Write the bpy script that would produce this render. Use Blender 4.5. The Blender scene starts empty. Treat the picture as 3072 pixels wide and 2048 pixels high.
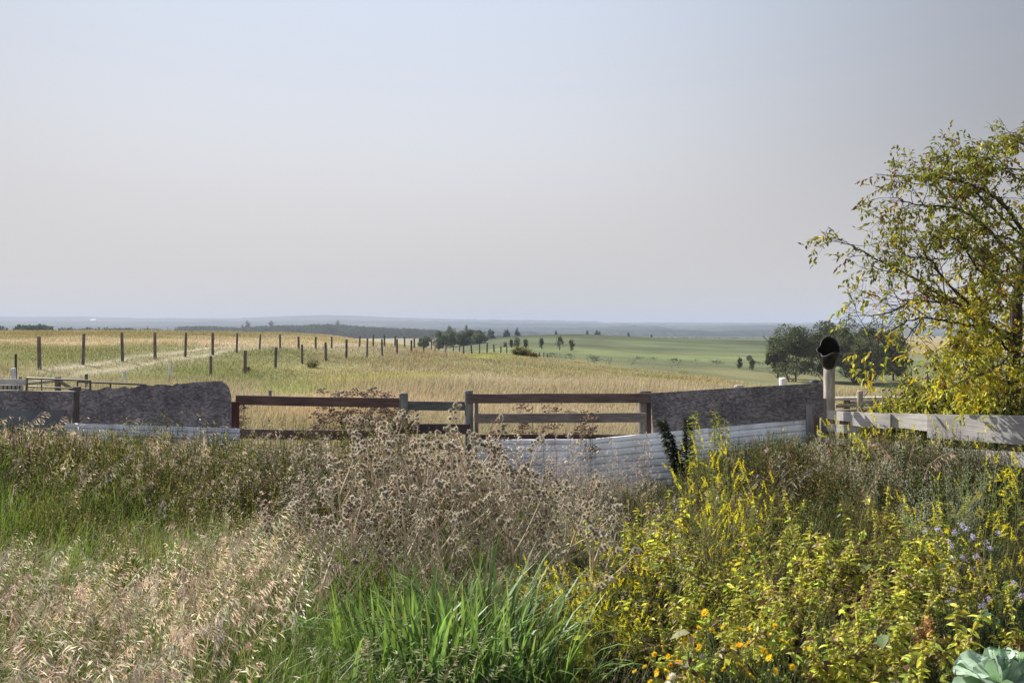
import bpy, math, random
import numpy as np
R = math.radians
D = bpy.data
scn = bpy.context.scene
COL = scn.collection
F, CX, HY, CAMZ = 800.0, 512.0, 322.0, 2.6     # focal length in pixels, centre column, horizon row, eye height

# ---------------------------------------------------------------- camera
cam_d = D.cameras.new('camera'); cam = D.objects.new('camera', cam_d); COL.objects.link(cam)
cam_d.sensor_width = 36; cam_d.lens = F / 1024 * 36
cam_d.shift_y = -(341.0 - HY) / 1024
cam_d.clip_start = 0.1; cam_d.clip_end = 30000
cam.location = (0, 0, CAMZ); cam.rotation_euler = (R(90), 0, 0)
scn.camera = cam

# ---------------------------------------------------------------- light
SUN_AZ, SUN_EL = R(-48), R(36)                   # azimuth from +Y, clockwise positive
sund = (math.sin(SUN_AZ) * math.cos(SUN_EL), math.cos(SUN_AZ) * math.cos(SUN_EL), math.sin(SUN_EL))
ld = D.lights.new('sun', 'SUN'); ld.energy = 4.6; ld.angle = R(0.6); ld.color = (1.0, 0.95, 0.87)
sun = D.objects.new('sun', ld); COL.objects.link(sun)
from mathutils import Vector, Matrix
sun.rotation_euler = Vector(sund).to_track_quat('Z', 'Y').to_euler()
world = D.worlds.new('World'); scn.world = world; world.use_nodes = True
wn, wl = world.node_tree.nodes, world.node_tree.links
wn.clear()
wo = wn.new('ShaderNodeOutputWorld'); bg = wn.new('ShaderNodeBackground'); sky = wn.new('ShaderNodeTexSky')
sky.sky_type = 'NISHITA'; sky.sun_disc = False; sky.sun_elevation = SUN_EL; sky.sun_rotation = SUN_AZ
sky.altitude = 600; sky.air_density = 1.0; sky.dust_density = 2.0; sky.ozone_density = 1.5
pre = wn.new('ShaderNodeVectorMath'); pre.operation = 'SCALE'; pre.inputs['Scale'].default_value = 0.10; wl.new(sky.outputs[0], pre.inputs[0])
gm_ = wn.new('ShaderNodeGamma'); gm_.inputs['Gamma'].default_value = 0.45; wl.new(pre.outputs[0], gm_.inputs['Color'])   # smoke evens the sky out
hs = wn.new('ShaderNodeHueSaturation'); hs.inputs['Saturation'].default_value = 0.9; hs.inputs['Value'].default_value = 3.0
wl.new(gm_.outputs[0], hs.inputs['Color'])
# smoke veil: pale at the horizon, greyer aloft, brightest in a wide halo on the sun's side
SG = 4.75
tcw = wn.new('ShaderNodeTexCoord'); sx = wn.new('ShaderNodeSeparateXYZ'); wl.new(tcw.outputs['Generated'], sx.inputs[0])
def wm(op, a, b=None, c=None):
    q = wn.new('ShaderNodeMath'); q.operation = op
    for i, v in enumerate((a, b, c)):
        if v is None: continue
        if isinstance(v, (int, float)): q.inputs[i].default_value = v
        else: wl.new(v, q.inputs[i])
    return q.outputs[0]
HAZ, HEL = R(-12), R(14)
dt = wn.new('ShaderNodeVectorMath'); dt.operation = 'DOT_PRODUCT'; wl.new(tcw.outputs['Generated'], dt.inputs[0])
dt.inputs[1].default_value = (math.sin(HAZ) * math.cos(HEL), math.cos(HAZ) * math.cos(HEL), math.sin(HEL))
ang = wm('ARCCOSINE', dt.outputs['Value']); a2 = wm('POWER', wm('DIVIDE', ang, R(40)), 3.0); ga = wm('EXPONENT', wm('MULTIPLY', a2, -1.0))
halo = wm('MULTIPLY_ADD', ga, 0.9, 0.40)
mre = wn.new('ShaderNodeMapRange'); mre.interpolation_type = 'SMOOTHSTEP'; mre.inputs['From Min'].default_value = -0.02; mre.inputs['From Max'].default_value = 0.24; wl.new(sx.outputs['Z'], mre.inputs['Value'])
elv = mre.outputs[0]
fac = wn.new('ShaderNodeMix'); fac.data_type = 'FLOAT'; wl.new(elv, fac.inputs[0]); fac.inputs[2].default_value = 1.0
mrb = wn.new('ShaderNodeMapRange'); mrb.interpolation_type = 'SMOOTHSTEP'; mrb.inputs['From Min'].default_value = 0.35; mrb.inputs['From Max'].default_value = -0.5; mrb.inputs['To Max'].default_value = 0.75; wl.new(sx.outputs['Y'], mrb.inputs['Value'])
wl.new(wm('ADD', halo, mrb.outputs[0]), fac.inputs[3])
cm = wn.new('ShaderNodeMix'); cm.data_type = 'RGBA'
mrc = wn.new('ShaderNodeMapRange'); mrc.interpolation_type = 'SMOOTHSTEP'; mrc.inputs['From Min'].default_value = 0.06; mrc.inputs['From Max'].default_value = 0.46; wl.new(sx.outputs['Z'], mrc.inputs['Value']); wl.new(mrc.outputs[0], cm.inputs[0])
cm.inputs[6].default_value = (.61 * SG, .587 * SG, .587 * SG, 1); cm.inputs[7].default_value = (.53 * SG, .60 * SG, .72 * SG, 1)
vs = wn.new('ShaderNodeVectorMath'); vs.operation = 'SCALE'; wl.new(cm.outputs[2], vs.inputs[0]); wl.new(fac.outputs[0], vs.inputs['Scale'])
mxs = wn.new('ShaderNodeMix'); mxs.data_type = 'RGBA'; mxs.inputs[0].default_value = 0.9; wl.new(hs.outputs[0], mxs.inputs[6]); wl.new(vs.outputs[0], mxs.inputs[7])
wl.new(mxs.outputs[2], bg.inputs[0]); bg.inputs[1].default_value = 0.10
wl.new(bg.outputs[0], wo.inputs[0])
scn.view_settings.view_transform = 'Standard'; scn.view_settings.look = 'None'
scn.view_settings.exposure = 1.1; scn.view_settings.gamma = 1.0
scn.cycles.max_bounces = 6; scn.cycles.diffuse_bounces = 3; scn.cycles.transmission_bounces = 4
scn.cycles.volume_bounces = 2; scn.cycles.use_denoising = True
scn.cycles.transparent_max_bounces = 8

# ---------------------------------------------------------------- helpers
def at(px, py, Y):
    return np.array([(px - CX) * Y / F, Y, CAMZ - (py - HY) * Y / F])

def tag(o, label=None, cat=None, group=None, kind=None):
    if label: o['label'] = label
    if cat: o['category'] = cat
    if group: o['group'] = group
    if kind: o['kind'] = kind
    return o

def empty(name, loc, rz=0.0, s=1.0):
    o = D.objects.new(name, None); COL.objects.link(o)
    o.location = loc; o.rotation_euler = (0, 0, rz); o.scale = (s, s, s)
    o.empty_display_size = 0.2
    return o

def link(name, me, parent=None, loc=(0, 0, 0)):
    o = D.objects.new(name, me); COL.objects.link(o); o.location = loc
    if parent is not None: o.parent = parent
    return o

class Geo:
    """numpy geometry collector: vertices, triangles, colour per vertex"""
    def __init__(s): s.V, s.T, s.C, s.n = [], [], [], 0
    def add(s, V, T, C):
        V = np.asarray(V, float).reshape(-1, 3); T = np.asarray(T, int).reshape(-1, 3)
        C = np.asarray(C, float)
        if C.ndim == 1: C = np.tile(C, (len(V), 1))
        s.V.append(V); s.T.append(T + s.n); s.C.append(C); s.n += len(V)
        return s
    def arrays(s):
        return np.concatenate(s.V), np.concatenate(s.T), np.concatenate(s.C)
    def poly(s, pts, c):
        n = len(pts); s.add(pts, [(0, i, i + 1) for i in range(1, n - 1)], c)
    def quad(s, a, b, c_, d, c): s.add([a, b, c_, d], [(0, 1, 2), (0, 2, 3)], c)
    def prism(s, pts, off, c):
        """closed outline extruded by the vector off (outline fanned by ear order, so keep it star-like)"""
        pts = np.asarray(pts, float); off = np.asarray(off, float); n = len(pts); cen = pts.mean(0)
        V = np.concatenate([pts, [cen], pts + off, [cen + off]])
        T = []
        for i in range(n):
            j = (i + 1) % n
            T += [(n, j, i), (n + 1 + n, n + 1 + i, n + 1 + j), (i, j, n + 1 + j), (i, n + 1 + j, n + 1 + i)]
        s.add(V, T, c)
    def box(s, c, size, col, M=None):
        """box centred at c, edges slightly chamfered"""
        hx, hy, hz = [v / 2 for v in size]; b = min(0.006, 0.15 * min(size))
        V = []; 
        for sx in (-1, 1):
            for sy in (-1, 1):
                for sz in (-1, 1):
                    V += [(sx * hx, sy * (hy - b), sz * (hz - b)), (sx * (hx - b), sy * hy, sz * (hz - b)), (sx * (hx - b), sy * (hy - b), sz * hz)]
        V = np.array(V)
        import bmesh
        bm = bmesh.new()
        for v in V: bm.verts.new(v)
        bmesh.ops.convex_hull(bm, input=bm.verts)
        bmesh.ops.triangulate(bm, faces=bm.faces)
        bm.verts.index_update()
        V = np.array([v.co[:] for v in bm.verts]); T = [[v.index for v in f.verts] for f in bm.faces]
        bm.free()
        if M is not None: V = V @ np.array(M).T
        s.add(V + np.array(c, float), T, col)
    def plank(s, a, b, h, t, col, warp=0.0, seg=6, rng=None):
        """board on edge running a->b (centre line), height h, thickness t; gently warped"""
        a = np.array(a, float); b = np.array(b, float); d = b - a; L = np.linalg.norm(d); d /= L
        n = np.array([d[1], -d[0], 0]); n /= np.linalg.norm(n); up = np.cross(n, d); up *= np.sign(up[2])
        r = rng or np.random.default_rng(int(abs(a[0] * 100)) + 5)
        V = []
        for i in range(seg + 1):
            q = i / seg; p = a + d * L * q + up * warp * math.sin(q * math.pi) + up * r.normal(0, .0015) + n * r.normal(0, .0015)
            hh = h * (1 + r.normal(0, .012))
            b_ = 0.004
            for (x, z) in ((-t/2, -hh/2+b_), (-t/2, hh/2-b_), (-t/2+b_, hh/2), (t/2-b_, hh/2), (t/2, hh/2-b_), (t/2, -hh/2+b_), (t/2-b_, -hh/2), (-t/2+b_, -hh/2)):
                V.append(p + n * x + up * z)
        T = []
        for i in range(seg):
            for k in range(8):
                a0 = i * 8 + k; a1 = i * 8 + (k + 1) % 8; T += [(a0, a1, a1 + 8), (a0, a1 + 8, a0 + 8)]
        for base, fl in ((0, 1), (seg * 8, 0)):
            for k in range(1, 7):
                T.append((base, base + k + 1, base + k) if fl else (base, base + k, base + k + 1))
        s.add(V, T, col)
    def tube(s, pts, rad, col, sides=6, cap=True):
        pts = np.asarray(pts, float); n = len(pts); rad = np.broadcast_to(np.asarray(rad, float), (n,))
        tan = np.gradient(pts, axis=0); tan /= np.linalg.norm(tan, axis=1)[:, None] + 1e-9
        ref = np.array([0, 0, 1.0]) if abs(tan[0][2]) < .9 else np.array([1.0, 0, 0])
        V = []
        for i in range(n):
            u = np.cross(tan[i], ref); u /= np.linalg.norm(u) + 1e-9; w = np.cross(tan[i], u)
            ref = -np.cross(tan[i], u) * 0 + ref
            for k in range(sides):
                a = 2 * math.pi * k / sides
                V.append(pts[i] + rad[i] * (math.cos(a) * u + math.sin(a) * w))
        T = []
        for i in range(n - 1):
            for k in range(sides):
                a0 = i * sides + k; a1 = i * sides + (k + 1) % sides
                T += [(a0, a1, a1 + sides), (a0, a1 + sides, a0 + sides)]
        if cap:
            for base, fl in ((0, 1), ((n - 1) * sides, 0)):
                for k in range(1, sides - 1):
                    T.append((base, base + k + 1, base + k) if fl else (base, base + k, base + k + 1))
        if np.ndim(col) == 2: col = np.repeat(col, sides, axis=0)
        s.add(V, T, col)
    def mesh(s, name, mat, smooth=False):
        V, T, C = s.arrays(); return np_mesh(name, V, T, C, mat, smooth)
    def build(s, name, mat, parent=None, smooth=False, loc=(0, 0, 0)):
        return link(name, s.mesh(name, mat, smooth), parent, loc)

def np_mesh(name, V, T, C, mat, smooth=False):
    me = D.meshes.new(name)
    nv, nt = len(V), len(T)
    me.vertices.add(nv); me.vertices.foreach_set('co', np.ascontiguousarray(V, np.float32).ravel())
    me.loops.add(nt * 3); me.loops.foreach_set('vertex_index', np.ascontiguousarray(T, np.int32).ravel())
    me.polygons.add(nt); me.polygons.foreach_set('loop_start', np.arange(0, nt * 3, 3, dtype=np.int32))
    try: me.polygons.foreach_set('loop_total', np.full(nt, 3, np.int32))
    except Exception: pass
    me.polygons.foreach_set('use_smooth', np.full(nt, smooth, bool))
    me.update(calc_edges=True)
    ca = me.color_attributes.new('Col', 'FLOAT_COLOR', 'POINT')
    c4 = np.ones((nv, 4), np.float32); c4[:, :3] = np.clip(C, 0, 1)
    ca.data.foreach_set('color', c4.ravel())
    me.materials.append(mat)
    return me

def scatter(protos, P, rz, sc, tint=None, lean=None, leanaz=None, sel=None, rng=None):
    """copies of prototype geometries merged in one geometry (for what nobody could count)"""
    out = Geo(); k = len(P); sel = rng.integers(0, len(protos), k) if sel is None else sel
    for q, g in enumerate(protos):
        idx = np.nonzero(sel == q)[0]
        if len(idx) == 0: continue
        V, T, C = g.arrays(); n = len(V); m = len(idx)
        c, s_ = np.cos(rz[idx]), np.sin(rz[idx])
        X = V[None, :, 0] * c[:, None] - V[None, :, 1] * s_[:, None]
        Y = V[None, :, 0] * s_[:, None] + V[None, :, 1] * c[:, None]
        Z = np.broadcast_to(V[None, :, 2], X.shape).copy()
        S = sc[idx][:, None]; X = X * S; Y = Y * S; Z = Z * S
        if lean is not None:
            le, la = lean[idx][:, None], leanaz[idx][:, None]
            X = X + Z * np.tan(le) * np.cos(la); Y = Y + Z * np.tan(le) * np.sin(la); Z = Z * np.cos(le)
        VV = np.stack([X, Y, Z], -1) + P[idx][:, None, :]
        CC = np.broadcast_to(C[None], (m, n, 3))
        if tint is not None: CC = CC * tint[idx][:, None, :]
        TT = T[None] + (np.arange(m) * n)[:, None, None]
        out.add(VV.reshape(-1, 3), TT.reshape(-1, 3), CC.reshape(-1, 3))
    return out

# ---- vectorised plant pieces
def g_blades(g, P, az, lean, curl, L, W, C, seg=4, tipc=None, power=1.6, basew=.55, tw=1.0):
    """arching grass blades; all arguments arrays of length N (C is N x 3)"""
    N = len(P); pos = np.array(P, float); V = []
    twist = np.random.default_rng(N).uniform(-.9, .9, N) * tw
    for i in range(seg + 1):
        q = i / seg
        th = lean + curl * q * q
        w = W * (basew + (1 - basew) * min(1, q * 3)) * (1 - q ** power) + W * .02
        sa = az + math.pi / 2 + twist * q
        side = np.stack([np.cos(sa), np.sin(sa), np.zeros(N)], -1) * (w / 2)[:, None]
        V += [pos - side, pos + side]
        st = (L / seg)[:, None] * np.stack([np.sin(th) * np.cos(az), np.sin(th) * np.sin(az), np.cos(th)], -1)
        pos = pos + st
    V = np.stack(V, 1)                                  # N, 2(seg+1), 3
    T = []
    for i in range(seg): a = 2 * i; T += [(a, a + 1, a + 3), (a, a + 3, a + 2)]
    T = np.array(T)[None] + (np.arange(N) * 2 * (seg + 1))[:, None, None]
    CC = np.repeat(C[:, None, :], 2 * (seg + 1), 1).copy()
    if tipc is not None:
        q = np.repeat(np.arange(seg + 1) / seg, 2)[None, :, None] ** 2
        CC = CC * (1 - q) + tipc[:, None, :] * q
    g.add(V.reshape(-1, 3), T.reshape(-1, 3), CC.reshape(-1, 3))

def unit(v): return v / (np.linalg.norm(v, axis=-1, keepdims=True) + 1e-9)

def g_leaves(g, P, dirv, L, W, C, fold=.25, droop=.0, rng=None, six=False):
    """leaf shapes starting at P along dirv; normal tends upward with some roll"""
    N = len(P); d = unit(np.asarray(dirv, float)); rng = rng or np.random.default_rng(N + 3)
    up = np.array([0, 0, 1.0]) + rng.normal(0, .45, (N, 3))
    s = unit(np.cross(d, up)); n = np.cross(s, d)
    L = np.broadcast_to(L, (N,))[:, None]; W = np.broadcast_to(W, (N,))[:, None]
    dz = np.array([0, 0, -1.0]) * droop
    if not six:
        V = np.stack([P, P + d * L * .45 - s * W / 2 + n * W * fold, P + d * L + dz * L, P + d * L * .45 + s * W / 2 + n * W * fold], 1)
        T = np.array([(0, 1, 2), (0, 2, 3)]); k = 4
    else:
        m = P + d * L * .5 + dz * L * .3
        V = np.stack([P, P + d * L * .25 - s * W * .42 + n * W * fold, P + d * L * .62 - s * W * .42 + n * W * fold + dz * L * .4, P + d * L + dz * L,
                      P + d * L * .62 + s * W * .42 + n * W * fold + dz * L * .4, P + d * L * .25 + s * W * .42 + n * W * fold, m], 1)
        T = np.array([(6, 0, 1), (6, 1, 2), (6, 2, 3), (6, 3, 4), (6, 4, 5), (6, 5, 0)]); k = 7
    TT = T[None] + (np.arange(N) * k)[:, None, None]
    g.add(V.reshape(-1, 3), TT.reshape(-1, 3), np.repeat(C[:, None, :], k, 1).reshape(-1, 3))

def g_balls(g, P, r, C, sq=1.0):
    """small rounded lumps (20 faces each)"""
    t = (1 + 5 ** .5) / 2
    B = unit(np.array([(-1, t, 0), (1, t, 0), (-1, -t, 0), (1, -t, 0), (0, -1, t), (0, 1, t), (0, -1, -t), (0, 1, -t), (t, 0, -1), (t, 0, 1), (-t, 0, -1), (-t, 0, 1)], float))
    T = np.array([(0, 11, 5), (0, 5, 1), (0, 1, 7), (0, 7, 10), (0, 10, 11), (1, 5, 9), (5, 11, 4), (11, 10, 2), (10, 7, 6), (7, 1, 8), (3, 9, 4), (3, 4, 2), (3, 2, 6), (3, 6, 8), (3, 8, 9), (4, 9, 5), (2, 4, 11), (6, 2, 10), (8, 6, 7), (9, 8, 1)])
    P = np.asarray(P, float); N = len(P); r = np.broadcast_to(r, (N,))
    V = P[:, None] + B[None] * r[:, None, None] * np.array([1, 1, sq])
    TT = T[None] + (np.arange(N) * 12)[:, None, None]
    C = np.broadcast_to(C, (N, 3))
    g.add(V.reshape(-1, 3), TT.reshape(-1, 3), np.repeat(C[:, None, :], 12, 1).reshape(-1, 3))

def g_sticks(g, A, B, ra, rb, C):
    """many thin three-sided straight stems A->B"""
    A = np.asarray(A, float); B = np.asarray(B, float); N = len(A); d = unit(B - A)
    ref = np.where(np.abs(d[:, 2:3]) < .9, np.array([[0, 0, 1.0]]), np.array([[1.0, 0, 0]]))
    u = unit(np.cross(d, ref)); w = np.cross(d, u); V = []
    ra = np.broadcast_to(ra, (N,))[:, None]; rb = np.broadcast_to(rb, (N,))[:, None]
    for P, r in ((A, ra), (B, rb)):
        for k in range(3):
            a = 2 * math.pi * k / 3; V.append(P + r * (math.cos(a) * u + math.sin(a) * w))
    V = np.stack(V, 1); T = []
    for k in range(3): j = (k + 1) % 3; T += [(k, j, j + 3), (k, j + 3, k + 3)]
    TT = np.array(T)[None] + (np.arange(N) * 6)[:, None, None]
    C = np.broadcast_to(C, (N, 3))
    g.add(V.reshape(-1, 3), TT.reshape(-1, 3), np.repeat(C[:, None, :], 6, 1).reshape(-1, 3))

def vary(rng, c, n, s=.15, h=.06):
    c = np.asarray(c, float); return np.clip(c * rng.normal(1, s, (n, 1)) * rng.normal(1, h, (n, 3)), .005, .95)

# ---------------------------------------------------------------- materials
def mat_new(name):
    m = D.materials.new(name); m.use_nodes = True; return m, m.node_tree.nodes, m.node_tree.links
def mat_leaf(name, trans=.4, rough=.55, spec=.3, tcol=(1.15, 1.1, .75), bump=0.0, gain=1.0):
    m, n, l = mat_new(name); n.clear()
    out = n.new('ShaderNodeOutputMaterial'); at_ = n.new('ShaderNodeAttribute'); at_.attribute_name = 'Col'
    oi = n.new('ShaderNodeTexNoise'); oi.inputs['Scale'].default_value = 9.0; oi.inputs['Detail'].default_value = 2
    geo = n.new('ShaderNodeNewGeometry'); l.new(geo.outputs['Position'], oi.inputs['Vector'])
    mr = n.new('ShaderNodeMapRange'); mr.inputs['To Min'].default_value = .72 * gain; mr.inputs['To Max'].default_value = 1.25 * gain
    mr.inputs['From Min'].default_value = .3; mr.inputs['From Max'].default_value = .7
    l.new(oi.outputs['Fac'], mr.inputs['Value'])
    mu = n.new('ShaderNodeVectorMath'); mu.operation = 'SCALE'; l.new(at_.outputs['Color'], mu.inputs[0]); l.new(mr.outputs[0], mu.inputs['Scale'])
    p = n.new('ShaderNodeBsdfPrincipled'); p.inputs['Roughness'].default_value = rough
    p.inputs['Specular IOR Level'].default_value = spec
    l.new(mu.outputs[0], p.inputs['Base Color'])
    t = n.new('ShaderNodeBsdfTranslucent'); m2 = n.new('ShaderNodeVectorMath'); m2.operation = 'MULTIPLY'; m2.inputs[1].default_value = tcol
    l.new(mu.outputs[0], m2.inputs[0]); l.new(m2.outputs[0], t.inputs['Color'])
    mx = n.new('ShaderNodeMixShader'); mx.inputs[0].default_value = trans
    l.new(p.outputs[0], mx.inputs[1]); l.new(t.outputs[0], mx.inputs[2]); l.new(mx.outputs[0], out.inputs[0])
    return m
M_leaf = mat_leaf('living leaf', .5, .45, .35)
M_gloss = mat_leaf('glossy grass blade', .45, .46, .32)
M_dry = mat_leaf('dry straw', .42, .6, .25, (1.05, 1.0, .93))
M_stalk = mat_leaf('stalk', .0, .75, .2)
M_petal = mat_leaf('petal', .45, .6, .1, (1.1, 1.05, .8))
M_fieldgrass = mat_leaf('pasture grass', .35, .7, .15, (1.03, 1.0, .9))
M_far = mat_leaf('distant foliage', .22, .7, .1)

def mat_wood(name, tone=1.0, grain=(1.0, 1.0, 18.0), axis='X', rough=.85, contrast=.5, knots=True):
    """weathered timber: colour from the mesh, streaked along the board"""
    m, n, l = mat_new(name); p = n['Principled BSDF']
    a = n.new('ShaderNodeAttribute'); a.attribute_name = 'Col'
    tc = n.new('ShaderNodeTexCoord'); mp = n.new('ShaderNodeMapping'); mp.inputs['Scale'].default_value = grain
    l.new(tc.outputs['Object'], mp.inputs['Vector'])
    ns = n.new('ShaderNodeTexNoise'); ns.inputs['Scale'].default_value = 3.0; ns.inputs['Detail'].default_value = 6; ns.inputs['Roughness'].default_value = .65
    l.new(mp.outputs[0], ns.inputs['Vector'])
    n2 = n.new('ShaderNodeTexNoise'); n2.inputs['Scale'].default_value = 1.7; n2.inputs['Detail'].default_value = 4
    l.new(tc.outputs['Object'], n2.inputs['Vector'])
    r1 = n.new('ShaderNodeMapRange'); r1.inputs['From Min'].default_value = .3; r1.inputs['From Max'].default_value = .7
    r1.inputs['To Min'].default_value = 1 - contrast; r1.inputs['To Max'].default_value = 1 + contrast * .6
    l.new(ns.outputs['Fac'], r1.inputs['Value'])
    r2 = n.new('ShaderNodeMapRange'); r2.inputs['From Min'].default_value = .35; r2.inputs['From Max'].default_value = .65
    r2.inputs['To Min'].default_value = .7; r2.inputs['To Max'].default_value = 1.2
    l.new(n2.outputs['Fac'], r2.inputs['Value'])
    mm = n.new('ShaderNodeMath'); mm.operation = 'MULTIPLY'; l.new(r1.outputs[0], mm.inputs[0]); l.new(r2.outputs[0], mm.inputs[1])
    sc = n.new('ShaderNodeVectorMath'); sc.operation = 'SCALE'; l.new(a.outputs['Color'], sc.inputs[0]); l.new(mm.outputs[0], sc.inputs['Scale'])
    l.new(sc.outputs[0], p.inputs['Base Color']); p.inputs['Roughness'].default_value = rough; p.inputs['Specular IOR Level'].default_value = .25
    bp = n.new('ShaderNodeBump'); bp.inputs['Strength'].default_value = .5; bp.inputs['Distance'].default_value = .006
    l.new(ns.outputs['Fac'], bp.inputs['Height']); l.new(bp.outputs[0], p.inputs['Normal'])
    return m
M_rail = mat_wood('weathered rail', grain=(1.2, 6, 14))
M_post = mat_wood('weathered post', grain=(12, 12, 1.0))
M_boards = mat_wood('whitewashed board', grain=(1.0, 1.0, 16.0), contrast=.3)

def mat_osb():
    m, n, l = mat_new('grey strand board'); p = n['Principled BSDF']
    tc = n.new('ShaderNodeTexCoord'); mp = n.new('ShaderNodeMapping'); mp.inputs['Scale'].default_value = (1, 1, 2.0)
    nz = n.new('ShaderNodeTexNoise'); nz.inputs['Scale'].default_value = 4; l.new(tc.outputs['Object'], nz.inputs['Vector'])
    ad = n.new('ShaderNodeVectorMath'); ad.operation = 'ADD'; l.new(tc.outputs['Object'], mp.inputs['Vector'])
    s0 = n.new('ShaderNodeVectorMath'); s0.operation = 'SCALE'; s0.inputs['Scale'].default_value = .2; l.new(nz.outputs['Color'], s0.inputs[0])
    l.new(mp.outputs[0], ad.inputs[0]); l.new(s0.outputs[0], ad.inputs[1])
    v = n.new('ShaderNodeTexVoronoi'); v.inputs['Scale'].default_value = 26; l.new(ad.outputs[0], v.inputs['Vector'])
    n2 = n.new('ShaderNodeTexNoise'); n2.inputs['Scale'].default_value = 2.2; n2.inputs['Detail'].default_value = 7; l.new(tc.outputs['Object'], n2.inputs['Vector'])
    bw = n.new('ShaderNodeRGBToBW'); l.new(v.outputs['Color'], bw.inputs[0])
    mx = n.new('ShaderNodeMath'); mx.operation = 'MULTIPLY_ADD'; mx.inputs[1].default_value = .40; l.new(bw.outputs[0], mx.inputs[0])
    m2 = n.new('ShaderNodeMath'); m2.operation = 'MULTIPLY'; m2.inputs[1].default_value = .75; l.new(n2.outputs['Fac'], m2.inputs[0]); l.new(m2.outputs[0], mx.inputs[2])
    cr = n.new('ShaderNodeValToRGB'); cr.color_ramp.elements[0].position = .3; cr.color_ramp.elements[0].color = (.06, .055, .062, 1)
    cr.color_ramp.elements[1].position = .85; cr.color_ramp.elements[1].color = (.34, .31, .31, 1)
    e = cr.color_ramp.elements.new(.58); e.color = (.15, .137, .15, 1)
    l.new(mx.outputs[0], cr.inputs[0]); l.new(cr.outputs[0], p.inputs['Base Color'])
    p.inputs['Roughness'].default_value = .9; p.inputs['Specular IOR Level'].default_value = .15
    bp = n.new('ShaderNodeBump'); bp.inputs['Strength'].default_value = .6; bp.inputs['Distance'].default_value = .01
    l.new(bw.outputs[0], bp.inputs['Height']); l.new(bp.outputs[0], p.inputs['Normal'])
    return m
M_osb = mat_osb()
def mat_simple(name, rough=.5, metal=0.0, spec=.4, nsc=6.0, lo=.75, hi=1.15):
    m, n, l = mat_new(name); p = n['Principled BSDF']
    a = n.new('ShaderNodeAttribute'); a.attribute_name = 'Col'
    tc = n.new('ShaderNodeTexCoord'); ns = n.new('ShaderNodeTexNoise'); ns.inputs['Scale'].default_value = nsc; ns.inputs['Detail'].default_value = 6
    l.new(tc.outputs['Object'], ns.inputs['Vector'])
    r = n.new('ShaderNodeMapRange'); r.inputs['From Min'].default_value = .35; r.inputs['From Max'].default_value = .65; r.inputs['To Min'].default_value = lo; r.inputs['To Max'].default_value = hi
    l.new(ns.outputs['Fac'], r.inputs['Value']); sc = n.new('ShaderNodeVectorMath'); sc.operation = 'SCALE'
    l.new(a.outputs['Color'], sc.inputs[0]); l.new(r.outputs[0], sc.inputs['Scale']); l.new(sc.outputs[0], p.inputs['Base Color'])
    p.inputs['Roughness'].default_value = rough; p.inputs['Metallic'].default_value = metal; p.inputs['Specular IOR Level'].default_value = spec
    return m
M_metal = mat_simple('white painted sheet metal', .45, 0.0, .4, 2.6, .62, 1.08)
def rusty(m):          # brown stains and mud of its own shape on the paint
    n, l = m.node_tree.nodes, m.node_tree.links; p = n['Principled BSDF']; src = p.inputs['Base Color'].links[0].from_socket
    tc = n.new('ShaderNodeTexCoord'); mp = n.new('ShaderNodeMapping'); mp.inputs['Scale'].default_value = (5, 5, 1.2); l.new(tc.outputs['Object'], mp.inputs['Vector'])
    ns = n.new('ShaderNodeTexNoise'); ns.inputs['Scale'].default_value = 2.5; ns.inputs['Detail'].default_value = 8; ns.inputs['Roughness'].default_value = .75; l.new(mp.outputs[0], ns.inputs['Vector'])
    r = n.new('ShaderNodeMapRange'); r.inputs['From Min'].default_value = .56; r.inputs['From Max'].default_value = .70; r.inputs['To Max'].default_value = .75; l.new(ns.outputs['Fac'], r.inputs['Value'])
    mx = n.new('ShaderNodeMix'); mx.data_type = 'RGBA'; l.new(r.outputs[0], mx.inputs[0]); l.new(src, mx.inputs[6]); mx.inputs[7].default_value = (.22, .15, .10, 1); l.new(mx.outputs[2], p.inputs['Base Color'])
rusty(M_metal)
M_tube = mat_simple('black gate tube', .3, .0, .6)
M_rubber = mat_simple('black rubber', .55, 0, .35, 9.0, .6, 1.3)
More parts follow.
